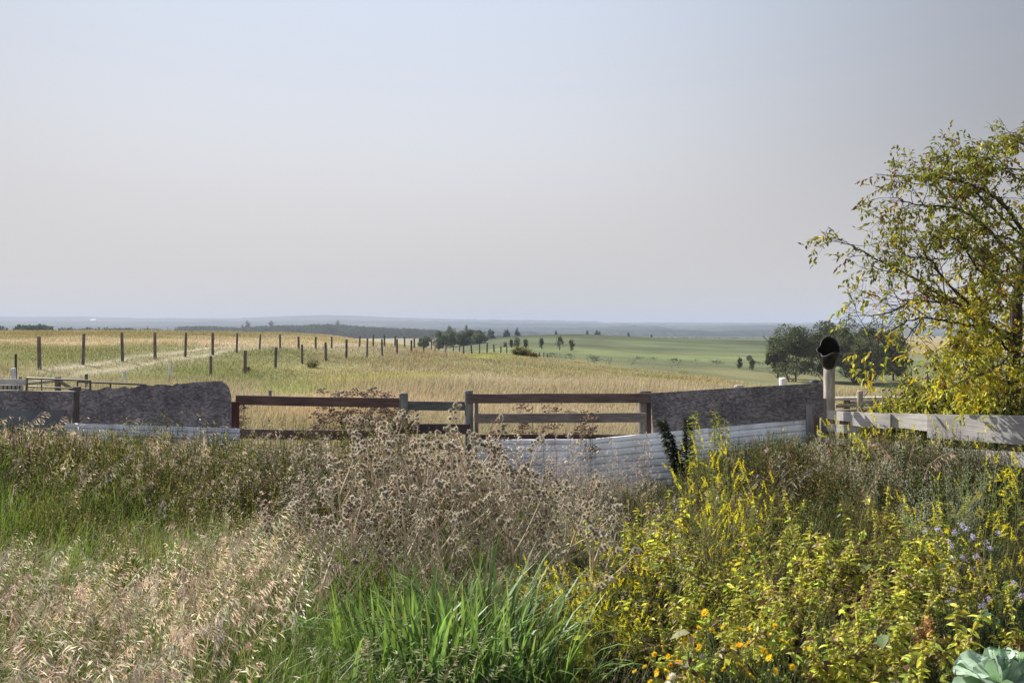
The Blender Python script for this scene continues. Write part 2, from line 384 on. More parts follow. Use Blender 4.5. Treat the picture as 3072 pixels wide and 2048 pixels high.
# ---------------------------------------------------------------- terrain
YR = np.array([0, 12, 22, 30, 38, 48, 60, 75, 90, 120, 160, 200, 270, 400, 560, 900, 1500, 2600.])
_c = {  # column (screen px used only to name a bearing) -> height at each depth of YR
 -200: [0,0,0,.4,.85,1.2,1.3,1.3,1.3,1.2,.6,-1,-5,-12,-14,-20,-28,-40],
    0: [0,0,0,.35,.8,1.15,1.25,1.32,1.33,1.3,.9,-.8,-5,-12,-14,-20,-28,-40],
  128: [0,0,0,.08,.6,1.0,1.1,1.2,1.27,1.42,1.0,-1,-6,-12,-14,-20,-28,-40],
  256: [0,0,-.1,-.05,.02,.55,.9,1.1,1.2,1.15,.2,-3,-7,-12,-14,-19,-27,-40],
  320: [0,0,-.1,-.05,.0,.48,.52,.85,1.1,.9,-1.5,-5,-8,-12,-14,-18,-26,-40],
  384: [0,0,-.1,-.05,.0,.2,.42,.35,.25,-1,-4,-7,-8,-11,-13,-17,-26,-40],
  450: [0,0,-.1,0,0,.05,.1,-.3,-.8,-2.5,-5,-7,-7.4,-8.5,-11,-17,-26,-40],
  512: [0,0,-.05,.05,-.02,-.16,-.3,-.55,-.9,-2.6,-4.6,-4.9,-4.8,-3.9,-9,-17,-26,-40],
  576: [0,0,0,0,-.1,-.35,-.65,-1.1,-2.0,-4.4,-5.9,-6.1,-5.8,-2.9,-6,-17,-26,-40],
  640: [0,0,0,-.05,-.3,-.64,-1.1,-2.1,-3.5,-5.6,-6.7,-7.1,-7.2,-4.4,-8,-17,-26,-40],
  704: [0,0,0,-.2,-.5,-.85,-1.4,-2.8,-4.4,-6.5,-7.5,-8.1,-8.2,-5.9,-9,-18,-26,-40],
  768: [0,.1,.05,-.3,-.75,-1.3,-2.4,-4.0,-5.4,-7.2,-8.6,-8.6,-8.5,-6.4,-10,-18,-26,-40],
  840: [0,.15,.05,-.3,-.8,-1.4,-2.5,-4.2,-5.7,-7.6,-8.8,-9.2,-9.3,-7.6,-10,-18,-26,-40],
  896: [0,.2,.1,-.3,-.9,-1.6,-2.7,-4.4,-6,-8,-8.9,-9.9,-10.2,-8.6,-11,-18,-26,-40],
 1024: [0,.25,.1,-.3,-.9,-1.6,-2.7,-4.4,-6,-8,-9.2,-9.9,-10.2,-8.4,-11,-18,-26,-40],
 1224: [0,.25,.1,-.3,-.9,-1.6,-2.7,-4.4,-6,-8,-9.2,-9.9,-10.2,-8.4,-11,-18,-26,-40]}
_px = np.array(sorted(_c)); _tab = np.array([_c[p] for p in _px], float)
_lY = np.log(YR + 8)
# dense smooth table
_ux = np.linspace(-200, 1224, 179); _uy = np.linspace(_lY[0], _lY[-1], 260)
_A = np.stack([np.interp(_uy, _lY, row) for row in _tab]); _A = np.stack([np.interp(_ux, _px, _A[:, j]) for j in range(len(_uy))], 1)
for _ in range(3):
    _A[1:-1] = (_A[:-2] + 2 * _A[1:-1] + _A[2:]) / 4
    _A[1:-1] = (_A[:-2] + 2 * _A[1:-1] + _A[2:]) / 4
    _A[:, 1:-1] = (_A[:, :-2] + 2 * _A[:, 1:-1] + _A[:, 2:]) / 4
def ground(x, y):
    x = np.asarray(x, float); y = np.asarray(y, float)
    yy = np.maximum(y, 9.0); px = np.clip(CX + F * x / yy, -200, 1224)
    ly = np.clip(np.log(np.maximum(y, 0) + 8), _uy[0], _uy[-1] - 1e-6)
    i = (px + 200) / (_ux[1] - _ux[0]); j = (ly - _uy[0]) / (_uy[1] - _uy[0])
    i0 = np.clip(i.astype(int), 0, len(_ux) - 2); j0 = np.clip(j.astype(int), 0, len(_uy) - 2); fi, fj = i - i0, j - j0
    z = _A[i0, j0] * (1 - fi) * (1 - fj) + _A[i0 + 1, j0] * fi * (1 - fj) + _A[i0, j0 + 1] * (1 - fi) * fj + _A[i0 + 1, j0 + 1] * fi * fj
    b = .02 * np.sin(x * 1.3 + np.sin(y * .9)) * np.cos(y * 1.1) + .035 * np.sin(x * .31 + 1) * np.sin(y * .27)
    return z + b * np.clip((y - 10) / 15, 0, 1) * np.clip(1.6 - y / 300, 0, 1)
def gz(x, y): return float(ground(np.array([x]), np.array([y]))[0])

# patches of different grass, laid on the land (bearing column, apparent row at eye height, size, colour, weight)
PATCH = [
 (100, 334, 260, 3.5, (.20, .165, .075), .9), (120, 342, 260, 3.6, (.41, .33, .225), .95), (40, 350, 70, 2.5, (.16, .12, .06), .8),
 (330, 342, 60, 3, (.38, .31, .15), .8), (200, 354, 170, 5, (.15, .165, .07), .95), (60, 357, 80, 6, (.15, .175, .06), .9),
 (250, 372, 130, 12, (.165, .185, .068), .9), (60, 374, 110, 10, (.20, .21, .09), .7),
 (290, 360, 60, 5, (.19, .20, .08), .8), (300, 368, 50, 4, (.30, .27, .12), .6),
 (430, 358, 120, 5, (.25, .19, .115), .75), (480, 365, 90, 5, (.27, .205, .12), .6), (345, 372, 60, 4, (.30, .24, .13), .6),
 (300, 390, 45, 6, (.21, .24, .07), .8), (380, 381, 60, 5, (.33, .28, .10), .6), (400, 376, 45, 3, (.27, .28, .08), .7),
 (492, 356, 26, 1.8, (.36, .42, .10), .95), (500, 351.5, 40, 1.5, (.36, .27, .17), .8),
 (610, 369, 55, 2.6, (.19, .185, .06), .75), (660, 377, 40, 2.5, (.22, .2, .07), .6), (560, 372, 80, 4, (.36, .28, .17), .7),
 (700, 381, 90, 4, (.38, .28, .17), .8), (860, 389, 90, 8, (.34, .27, .15), .9), (520, 398, 140, 8, (.32, .27, .16), .7), (560, 418, 160, 14, (.36, .29, .18), .6),
 (330, 415, 90, 14, (.46, .34, .22), .85)]
def fieldcol(x, y):
    x = np.asarray(x, float); y = np.asarray(y, float); z = ground(x, y); yy = np.maximum(y, 6)
    px = CX + F * x / yy; py = HY + F * (CAMZ - z) / yy
    px = px + 14 * np.sin(x * .8 + 2 * np.sin(y * .23)); py = py + .9 * np.sin(x * .55 + y * .4) + .6 * np.sin(x * 1.7 - y * .9)
    C = np.tile(np.array([.32, .27, .185]), (len(x), 1))
    for (a, b, rx, ry, c, w) in PATCH:
        k = w * np.exp(-(((px - a) / rx) ** 2) - (((py - b) / ry) ** 2))
        k = np.clip(k * 1.3, 0, w)[:, None] * (y < 135)[:, None]; C = C * (1 - k) + np.array(c) * k
    gm2 = np.clip(.5 + .9 * np.sin(x * .09 + 2 * np.sin(y * .05)) * np.sin(y * .13 + 1.2 * np.sin(x * .11 + 1)), 0, 1)[:, None] * .58
    C = C * (1 - gm2) + np.array([.20, .20, .085]) * gm2
    # farm track: two pale wheel ruts
    tr = TRACK(x, y)[:, None]; C = C * (1 - tr) + np.array([.38, .325, .24]) * tr
    # beyond the rise: green hay land
    g = np.clip((y - 105) / 40, 0, 1) * np.clip((px - 400) / 60, 0, 1)
    gc = np.array([.105, .122, .066]) * (1 + .14 * np.sin(y * .06 + x * .02) + .12 * np.sin(x * .045 + np.sin(y * .03) * 2) * np.sin(y * .021) + .1 * np.sin(y * .19 + .8 * np.sin(x * .07)) - .28 * np.clip((y - 300) / 90, 0, 1))[:, None]
    k2 = (np.exp(-((y - 235 - .12 * x) / 30) ** 2) * .5)[:, None]; gc = gc * (1 - k2) + np.array([.19, .215, .085]) * k2
    k3 = (np.clip(np.exp(-((y - 168 + .1 * x) / 24) ** 2) * .8 * (1 + .5 * np.sin(x * .15)), 0, .9))[:, None]; gc = gc * (1 - k3) + np.array([.19, .18, .09]) * k3
    C = C * (1 - g[:, None]) + gc * g[:, None]
    t = (np.clip((px - 875) / 30, 0, 1) * np.clip((y - 270) / 60, 0, 1))[:, None]
    C = C * (1 - t) + np.array([.28, .22, .11]) * t
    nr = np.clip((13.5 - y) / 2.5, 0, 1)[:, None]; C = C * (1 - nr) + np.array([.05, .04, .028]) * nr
    return C
TP = np.array([at(-60, 384, 26), at(20, 377, 30), at(90, 369, 36), at(180, 360, 46), at(250, 353.5, 58), at(320, 351.5, 66), at(372, 349, 76)])[:, :2]
def TRACK(x, y):
    best = np.full(len(x), 9e9)
    for i in range(len(TP) - 1):
        a, b = TP[i], TP[i + 1]; d = b - a; L = np.hypot(*d); d = d / L
        rx, ry = x - a[0], y - a[1]; t = np.clip(rx * d[0] + ry * d[1], 0, L); dist = np.hypot(rx - t * d[0], ry - t * d[1]); best = np.minimum(best, dist)
    best = best + .25 * np.sin(x * 1.9 + y * .7)
    return np.clip(np.exp(-((best - 1.0) / .42) ** 2) * .68 + np.exp(-(best / 1.9) ** 2) * .25, 0, .8)

def mat_ground():
    m, n, l = mat_new('earth and grass'); p = n['Principled BSDF']
    a = n.new('ShaderNodeAttribute'); a.attribute_name = 'Col'; geo = n.new('ShaderNodeNewGeometry')
    n1 = n.new('ShaderNodeTexNoise'); n1.inputs['Scale'].default_value = 2.6; n1.inputs['Detail'].default_value = 8; n1.inputs['Roughness'].default_value = .7
    n2 = n.new('ShaderNodeTexNoise'); n2.inputs['Scale'].default_value = .045; n2.inputs['Detail'].default_value = 8; n2.inputs['Roughness'].default_value = .65
    for q in (n1, n2): l.new(geo.outputs['Position'], q.inputs['Vector'])
    r1 = n.new('ShaderNodeMapRange'); r2 = n.new('ShaderNodeMapRange')
    for r, q, lo, hi in ((r1, n1, .6, 1.35), (r2, n2, .72, 1.28)):
        r.inputs['From Min'].default_value = .3; r.inputs['From Max'].default_value = .7; r.inputs['To Min'].default_value = lo; r.inputs['To Max'].default_value = hi
        l.new(q.outputs['Fac'], r.inputs['Value'])
    mm = n.new('ShaderNodeMath'); mm.operation = 'MULTIPLY'; l.new(r1.outputs[0], mm.inputs[0]); l.new(r2.outputs[0], mm.inputs[1])
    sc = n.new('ShaderNodeVectorMath'); sc.operation = 'SCALE'; l.new(a.outputs['Color'], sc.inputs[0]); l.new(mm.outputs[0], sc.inputs['Scale'])
    l.new(sc.outputs[0], p.inputs['Base Color']); p.inputs['Roughness'].default_value = 1; p.inputs['Specular IOR Level'].default_value = .05
    bp = n.new('ShaderNodeBump'); bp.inputs['Strength'].default_value = .7; bp.inputs['Distance'].default_value = .12
    l.new(n1.outputs['Fac'], bp.inputs['Height']); l.new(bp.outputs[0], p.inputs['Normal'])
    return m
M_ground = mat_ground()
nu, ny = 420, 520
us = np.linspace(-1, 1, nu); us = np.sign(us) * (np.abs(us) * .85 + .55 * np.abs(us) ** 4)
ys = np.exp(np.linspace(math.log(5.0), math.log(2608.0), ny)) - 8
UU, YY = np.meshgrid(us, ys); XX = UU * (YY + 9) * 1.0
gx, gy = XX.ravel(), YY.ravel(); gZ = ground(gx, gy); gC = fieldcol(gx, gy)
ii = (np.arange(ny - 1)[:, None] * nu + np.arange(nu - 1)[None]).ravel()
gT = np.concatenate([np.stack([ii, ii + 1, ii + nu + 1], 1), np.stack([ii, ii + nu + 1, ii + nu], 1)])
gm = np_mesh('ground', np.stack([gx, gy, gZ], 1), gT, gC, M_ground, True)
tag(link('ground', gm), kind='structure')

# ---- far hills across the valley
def mat_hill():
    m, n, l = mat_new('wooded hillside'); p = n['Principled BSDF']; geo = n.new('ShaderNodeNewGeometry')
    n1 = n.new('ShaderNodeTexNoise'); n1.inputs['Scale'].default_value = .0035; n1.inputs['Detail'].default_value = 9; n1.inputs['Roughness'].default_value = .7
    mp = n.new('ShaderNodeMapping'); mp.inputs['Scale'].default_value = (1, 1, 6); l.new(geo.outputs['Position'], mp.inputs['Vector']); l.new(mp.outputs[0], n1.inputs['Vector'])
    cr = n.new('ShaderNodeValToRGB'); cr.color_ramp.elements[0].position = .44; cr.color_ramp.elements[0].color = (.02, .032, .04, 1)
    cr.color_ramp.elements[1].position = .6; cr.color_ramp.elements[1].color = (.055, .068, .06, 1)
    l.new(n1.outputs['Fac'], cr.inputs[0]); l.new(cr.outputs[0], p.inputs['Base Color']); p.inputs['Roughness'].default_value = 1; p.inputs['Specular IOR Level'].default_value = 0
    return m
M_hill = mat_hill()
HILLS = [  # depth, width of the ridge front to back, crest rows by column
 (7400, 1500, [(-300, 317), (0, 316.3), (85, 316.2), (130, 317.6), (200, 317.8), (256, 317), (300, 315.4), (325, 314.7), (360, 315.2), (400, 316.9), (450, 318.2), (512, 319.3), (596, 320.6), (604, 321.9), (700, 322.1), (768, 322.3), (1024, 322.2), (1400, 322)]),
 (5200, 1200, [(-300, 321), (0, 320.4), (120, 321.6), (250, 320.6), (330, 319.6), (420, 320.6), (512, 322.3), (590, 323.2), (700, 324.3), (760, 324), (900, 325), (1400, 325)]),
 (3700, 900, [(-300, 325.4), (0, 325), (140, 325.6), (300, 325), (430, 326), (520, 327.6), (600, 326.8), (625, 325.3), (655, 325.2), (668, 327.2), (705, 326.4), (740, 325.4), (790, 325.2), (900, 327), (1400, 327)]),
 (2500, 700, [(-300, 329.5), (0, 329), (200, 329.6), (420, 330.4), (560, 331.4), (610, 329.4), (700, 330.6), (790, 328.8), (900, 330.5), (1400, 330)])]
rngh = np.random.default_rng(11)
for hi, (Y0, wd, prof) in enumerate(HILLS):
    n_ = 900; px = np.linspace(-300, 1400, n_); cr = np.interp(px, [p[0] for p in prof], [p[1] for p in prof])
    ky = Y0 / F; ztop = CAMZ - (cr - HY) * ky
    bump = np.abs(np.convolve(rngh.normal(0, 1, n_ + 4), np.ones(5) / 5, 'valid')) * 5 + np.convolve(rngh.normal(0, 1, n_ + 40), np.ones(41) / 41, 'valid') * 9 + rngh.uniform(0, 2.0, n_)
    ztop = ztop + bump - 5
    rows = []
    m_ = 14
    for j in range(m_ + 1):
        q = j / m_                     # 0 = foot towards us, .7 = crest, 1 = behind
        yj = Y0 - wd * (.7 - q); h = math.sin(min(1, q / .7) * math.pi / 2) if q <= .7 else 1 - ((q - .7) / .3) ** 2 * .25
        base = -46.0
        z = base + (ztop - base) * h + rngh.uniform(-1, 1.5, n_) * (2.2 if q < .69 else 0)
        rows.append(np.stack([(px - CX) * ky * (1 + 0 * q), np.full(n_, yj) + 60 * np.sin(px * .02 + hi), z], 1))
    V = np.concatenate(rows); ii = (np.arange(m_)[:, None] * n_ + np.arange(n_ - 1)[None]).ravel()
    T = np.concatenate([np.stack([ii, ii + 1, ii + n_ + 1], 1), np.stack([ii, ii + n_ + 1, ii + n_], 1)])
    tag(link('hills', np_mesh('hills', V, T, np.tile([.05, .07, .04], (len(V), 1)), M_hill, True)), kind='structure')
# valley floor out to the horizon
g = Geo(); g.quad((-26000, 1300, -46), (26000, 1300, -46), (26000, 24000, -60), (-26000, 24000, -60), (.08, .1, .05))
tag(g.build('land', M_hill), kind='structure')
# ---------------------------------------------------------------- wire fence posts on the pasture
ORD = 'first second third fourth fifth sixth seventh eighth ninth tenth eleventh twelfth thirteenth fourteenth fifteenth sixteenth seventeenth eighteenth nineteenth twentieth twenty-first twenty-second twenty-third twenty-fourth twenty-fifth twenty-sixth'.split()
rp = np.random.default_rng(4)
def round_post(name, x, y, z0, z1, r, col, parent=None, sides=10, mat=None, lean=.026, sink=.25):
    g = Geo(); lx, ly = rp.normal(0, lean, 2); h = z1 - z0; r = r * rp.uniform(.85, 1.15)
    zs = [-sink, 0, h * .33, h * .66, h - r * .25, h]
    rr = [r * 1.02, r * 1.02, r, r * .985, r * .97, r * .8]
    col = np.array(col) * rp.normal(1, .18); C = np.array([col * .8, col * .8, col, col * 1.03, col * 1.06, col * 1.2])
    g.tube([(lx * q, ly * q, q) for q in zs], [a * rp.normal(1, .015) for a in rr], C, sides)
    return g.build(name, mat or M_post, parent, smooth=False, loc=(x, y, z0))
U = [(39.5, 336), (83, 333.3), (122.5, 332), (155, 332), (185.3, 332), (212.7, 332.4), (236.7, 332.6), (259.5, 333.5), (280.3, 333.8), (298.8, 336), (315.7, 336.6), (331.6, 338), None, (359.4, 335.8), (373.2, 334), (384.6, 334.3), (395, 335.3), (404.7, 336), (414.4, 337), None, (431.4, 338.3), (439, 339), (446, 341), (453.3, 342.5), (459.3, 343.3)]
Lw = [(210.8, 355.4), (244.8, 349.8), (275.4, 346.7), (302.2, 344), (326, 341.6), (346.3, 338.8), (367, 337.6), (382.2, 338.5), (397.1, 338.6), (411.4, 339.8), (423.6, 338), (435, 344), (445.3, 347), None, (463.6, 345.6), (471.8, 344.5), (479.6, 343.7), (487, 342.8), (494.3, 343.5), (500.8, 345.4), (506.8, 346.7)]
k = 0
for i, e in enumerate(U):
    if e is None: continue
    Y = 35 + 2.496 * i; x = (e[0] - CX) * Y / F; z0 = gz(x, Y); z1 = CAMZ - (e[1] - HY) * Y / F
    z1 = z0 + min(max(z1 - z0, .95), 1.75)
    o = round_post('fence_post', x, Y, z0, z1, .062 + .0002 * Y, (.14, .12, .115)); k += 1
    tag(o, 'grey round post, %s from the gate in the upper wire fence across the hill' % ORD[k - 1], 'fence post', 'posts of the upper wire fence')
k = 0
for i, e in enumerate(Lw):
    if e is None: continue
    Y = 36 + 2.64 * i; x = (e[0] - CX) * Y / F; z0 = gz(x, Y); z1 = CAMZ - (e[1] - HY) * Y / F
    z1 = z0 + min(max(z1 - z0, .75), 1.85)
    pale = e[0] in (435, 445.3)
    o = round_post('fence_post', x, Y, z0, z1, .060 + .0002 * Y, (.36, .31, .25) if pale else (.13, .115, .11)); k += 1
    tag(o, '%s round post, %s beyond the torn grey panel in the lower wire fence' % ('pale' if pale else 'dark', ORD[k - 1]), 'fence post', 'posts of the lower wire fence')
for j, (px, t, b) in enumerate([(535.7, 352.4, 356), (539.7, 351.8, 356.3), (543.8, 351.8, 355.8), (547.2, 353, 356.7)]):
    Y = 93 + 3 * j; x = (px - CX) * Y / F; z1 = CAMZ - (t - HY) * Y / F
    z0 = gz(x, Y); z1 = max(z1, z0 + .5)
    tag(round_post('fence_post', x, Y, z0, z1, .07, (.13, .11, .10)), 'short dark post beyond the hilltop bush, %s past it' % ORD[j], 'fence post', 'short posts beyond the hilltop bush')
def pt(px, Y): return (px - CX) * Y / F
for px, t, Y, r, c, lab in [(124.5, 370.5, 30.7, .06, (.62, .62, .64), 'short white post rising just beyond the end of the tube gate'),
                            (170.5, 363, 33.4, .055, (.62, .62, .64), 'tall thin white post behind the torn top of the grey panel'),
                            (86.5, 373.5, 27, .055, (.17, .16, .12), 'olive grey post between the two tube gates'),
                            (270.7, 389.8, 24.5, .055, (.15, .14, .14), 'dark post top rising behind the red rail near its panel end'),
                            (338.5, 391.2, 24.5, .055, (.17, .16, .17), 'dark post top behind the red rail, among the dead brown stalks'),
                            (547.5, 407, 25.5, .055, (.18, .16, .14), 'stub of a post seen between the two grey rails'),
                            (14.6, 367.5, 25.2, .075, (.60, .61, .64), 'thick white gate post at the end of the white boards'),
                            (21, 376.2, 25.0, .05, (.25, .22, .2), 'low brown post top beside the thick white gate post'),
                            (740.5, 384.6, 13.4, .075, (.34, .29, .26), 'post top just showing over the middle of the dark panel'),
                            (788, 377.5, 12.9, .066, (.66, .64, .62), 'white capped post top behind the panel near the tall pole')]:
    x = pt(px, Y); z0 = gz(x, Y)
    tag(round_post('post', x, Y, z0, CAMZ - (t - HY) * Y / F, r, c), lab, 'post')
# dark thin stake over the white gate post
x = pt(15.9, 25.6); z0 = gz(x, 25.6)
tag(round_post('stake', x, 25.6, z0, CAMZ - (353.7 - HY) * 25.6 / F, .035, (.05, .045, .045)), 'thin dark stake standing up behind the thick white gate post', 'stake')

# ---------------------------------------------------------------- tube gates and corral boards at the corner
def bar(name, pts, r, col, parent, mat=None, sides=8): g = Geo(); g.tube(pts, r, col, sides); return g.build(name, mat or M_tube, parent)
GY = 22.0
def P(px, py, Y=GY): return at(px, py, Y)
BK = (.035, .033, .035)
gt = empty('tube_gate', P(26.6, 400)); loc = np.array(gt.location)
def rel(p, o): return np.array(p) - np.array(o.location)
gap = {0: 0}
tag(gt, 'black steel tube gate with a second rail, behind the smooth grey panel', 'gate')
for nm, pts, r in [('top_rail', [P(26.6, 377.5), P(58, 379), P(90.3, 380.2)], .026), ('rail', [P(26.8, 386), P(90.3, 388.8)], .02), ('rail', [P(26.8, 395), P(90.3, 397.6)], .02), ('bottom_rail', [P(26.8, 404), P(90.3, 406)], .02)]:
    bar(nm, [rel(q, gt) for q in pts], r, BK, gt)
for px, t in ((26.7, 377.3), (90.3, 380)): bar('upright', [rel(P(px, t), gt), rel(P(px, 407), gt)], .028, BK, gt)
bar('brace', [rel(P(41.5, 378.2), gt), rel(P(41.5, 405), gt)], .014, BK, gt)
g2 = empty('tube_gate', P(77.5, 400, 23.0)); tag(g2, 'long low tube gate whose rail ends at the torn panel top', 'gate')
bar('top_rail', [rel(P(77.5, 381.3, 23), g2), rel(P(110, 382.6, 23), g2), rel(P(146, 384.2, 23), g2)], .027, BK, g2)
bar('bottom_rail', [rel(P(77.5, 404, 23), g2), rel(P(146, 406, 23), g2)], .022, BK, g2)
for px, t in ((77.5, 381.2), (110.5, 382.7), (145.6, 384)): bar('upright', [rel(P(px, t, 23), g2), rel(P(px, 406, 23), g2)], .025, BK, g2)
# H brace of timber behind the gate
hb = empty('brace_post', P(58, 400, 24.0)); tag(hb, 'wooden brace post with a slanted strut and pale cross rail behind the gate', 'post')
x0 = rel(P(58, 376.3, 24), hb); zb = gz(pt(58, 24), 24) - hb.location.z
bar('post', [(x0[0], x0[1], zb - .2), x0], .085, (.15, .13, .10), hb, M_post)
bar('strut', [rel(P(60, 381, 24), hb), rel(P(73, 389.5, 24), hb), rel(P(84, 396.5, 24), hb)], .055, (.17, .15, .11), hb, M_post)
bar('cross_rail', [rel(P(24, 383.2, 24), hb), rel(P(40, 381.8, 24), hb), rel(P(57, 380.3, 24), hb)], .05, (.36, .33, .25), hb, M_post)
# white corral boards at the corner
cf = empty('corral_fence', P(0, 400, 21)); tag(cf, 'weathered white corral boards, the lower one notched, ending at the gate', 'fence')
g = Geo(); g.plank(rel(P(-70, 380.5, 21), cf), rel(P(26, 381.4, 21), cf), .135, .04, (.42, .41, .42)); g.build('board', M_boards, cf)
g = Geo(); g.plank(rel(P(-70, 386.4, 21), cf), rel(P(23, 386.9, 21), cf), .12, .04, (.36, .35, .36)); g.build('board', M_boards, cf)
for px in (-60, -20):
    g = Geo(); q = rel(P(px, 376, 21.15), cf); g.tube([(q[0], q[1], -1.2), q], .07, (.25, .23, .22), 10); g.build('post', M_post, cf)
for kx in range(5):
    q = rel(P(3.2 + kx * 4.1, 387, 20.94), cf); g = Geo(); g.box(q, (.02 + .01 * (kx % 2), .03, .09), (.06, .055, .05)); g.build('notch_mark', M_rail, cf)  # dark blocks added on the lower board's face to stand for its dark notches

# ---------------------------------------------------------------- the board fence across the middle
FY = 11.8
def Q(px, py, Y=FY): return at(px, py, Y)
DRED, DGRY, GRY = (.105, .066, .058), (.12, .12, .115), (.20, .17, .155)
rf = empty('board_fence', (pt(480, FY), FY, gz(0, FY)))
tag(rf, 'old rail fence with dark red and grey rails on round posts, opening onto the pasture', 'fence')
def fpost(px, top, r, col, name='post', Y=FY):
    x = pt(px, Y); z0 = gz(x, Y); z1 = CAMZ - (top - HY) * Y / F
    o = round_post(name, x, Y, z0, z1, r, col, None, 16, lean=.006); o.parent = rf; o.location = Vector((x, Y, z0)) - rf.location; return o
fpost(402.9, 392.3, .064, (.19, .185, .175)); fpost(469.5, 389.8, .062, (.19, .185, .175)); fpost(643.2, 390.4, .061, (.27, .245, .22)); 
fpost(476.8, 401.5, .03, (.16, .15, .14), Y=12.1)
def rail(a, b, h, col, Y0=FY, t=.038, par=None, name='rail', mat=None, warp=0.0, Y1=None):
    par = par or rf; g = Geo(); p = rel(at(a[0], a[1], Y0), par); q = rel(at(b[0], b[1], Y1 or Y0), par)
    if p[0] > q[0]: p, q = q, p
    g.plank(p, q, h, t, col, warp); return g.build(name, mat or M_rail, par)
FR = FY - .085                                   # rails nailed to the near face
rail((236, 399.4), (400.5, 402.2), .137, DRED, FY + .0, warp=-.006)
rail((405.2, 405.2), (465.6, 405.5), .132, DGRY, FY + .02)
rail((467.2, 398.0), (650.8, 397.5), .137, (.125, .09, .082), FR)
rail((474.4, 417.9), (646, 417.0), .137, GRY, FR)
rail((476, 437.4), (650, 437.4), .10, (.075, .042, .036), FR + .02)
rail((392, 428.2), (470, 428.4), .145, (.07, .05, .052), FR)
rail((240, 433.0), (392.5, 434.5), .14, (.13, .085, .08), FR + .02, warp=-.01)
# nail heads
for (px, py) in ((477, 395.5), (531, 397), (600, 397.5), (637, 396), (637, 400), (486, 417), (560, 418.6), (636, 415.2), (405, 395)):
    g = Geo(); c = rel(at(px, py, FR - .024), rf); g.tube([c, c + np.array([0, -.004, 0])], .006, (.03, .028, .028), 6); g.build('nail', M_rail, rf)

M_flat = mat_simple('smooth grey board', .7, 0, .3, 3.0, .8, 1.15)
# left section: strand-board panels on posts
pf = empty('panel_fence', (pt(120, FY), FY, gz(0, FY))); tag(pf, 'weathered grey strand-board fence, one panel smooth-topped, the other torn along its top', 'fence')
def panel(outline, Y, t, par, name, mat, col=(.2, .2, .2), Ys=None):
    g = Geo(); pts = [rel(at(a, b, Y if Ys is None else Y_), par) for (a, b), Y_ in zip(outline, Ys or [Y] * len(outline))]
    g.prism(pts, (0, t, 0), col); return g.build(name, mat, par)
panel([(-90, 390.3), (-40, 390), (20, 390.2), (73.4, 391.4), (73.2, 408), (70, 425), (-90, 423)], FY - .1, .012, pf, 'panel', M_osb)
o = panel([(-90, 411), (20, 410), (66.5, 409.5), (64.5, 414), (62.5, 442), (-90, 442)], FY - .115, .013, pf, 'lower_panel', M_flat, (.125, .13, .15))
torn = [(79.5, 391.2), (84, 390.0), (91, 389.2), (97, 389.5), (104, 387.0), (108, 386.0), (113, 388.3), (116.5, 387.9), (120, 387.2), (124, 385.6), (129.5, 388.2), (136, 386.6), (141, 384.2), (147, 384.5), (152.5, 385.6), (157, 383.6), (166, 384.3), (172, 385.2), (177.5, 382.4), (181, 383.5), (190, 382.1), (205, 381.1), (217, 380.3), (222.5, 380.8), (226, 383), (229.5, 387.8), (231.5, 396), (232, 412), (231, 425), (230, 428.4), (160, 427.4), (79, 424)]
pn = Geo(); pts = [rel(at(a, b, FY - .1), pf) for a, b in torn]
# torn panel as vertical strips so the ragged top keeps its outline
top = [p for p in torn if p[1] < 397]; xs = np.array(sorted(set([p[0] for p in top] + list(np.linspace(80, 231, 60)))))
rt = np.random.default_rng(8)
ty = np.interp(xs, [p[0] for p in top], [p[1] for p in top]) + rt.normal(0, .22, len(xs)); by = np.interp(xs, [79, 160, 230], [424, 427.4, 428.6])
V = []
for dY in (FY - .1, FY - .088):
    for x_, a_, b_ in zip(xs, ty, by): V += [rel(at(x_, a_, dY), pf), rel(at(x_, b_, dY), pf)]
n_ = len(xs); T = []
for i in range(n_ - 1):
    a = 2 * i; b = a + 2 * n_
    T += [(a, a + 1, a + 3), (a, a + 3, a + 2), (b, b + 3, b + 1), (b, b + 2, b + 3), (a, a + 2, b + 2), (a, b + 2, b), (a + 1, b + 3, a + 3), (a + 1, b + 1, b + 3)]
for a in (0, 2 * n_ - 2): T += [(a, a + 1, a + 1 + 2 * n_), (a, a + 1 + 2 * n_, a + 2 * n_)]
pn.add(V, T, (.2, .2, .2)); tag(pn.build('panel', M_osb, pf), 'panel torn ragged along its top')
for px, top_, r, c in ((76.6, 386.2, .055, (.13, .11, .11)), (-30, 388, .055, (.13, .11, .11))):
    x = pt(px, FY + .02); z0 = gz(x, FY); o = round_post('post', x, FY + .02, z0, CAMZ - (top_ - HY) * FY / F, r, c, None, 14, lean=.004); o.parent = pf; o.location = Vector((x, FY + .02, z0)) - pf.location
g = Geo(); g.box(rel(at(235.2, 407, FY - .02), pf) * np.array([1, 1, 0]) + np.array([0, 0, .72]), (.095, .09, 1.44), (.085, .035, .03)); g.build('corner_post', M_post, pf)
rail((-90, 390.2), (75, 391.4), .02, (.42, .38, .33), FY - .07, .05, pf, 'top_batten')

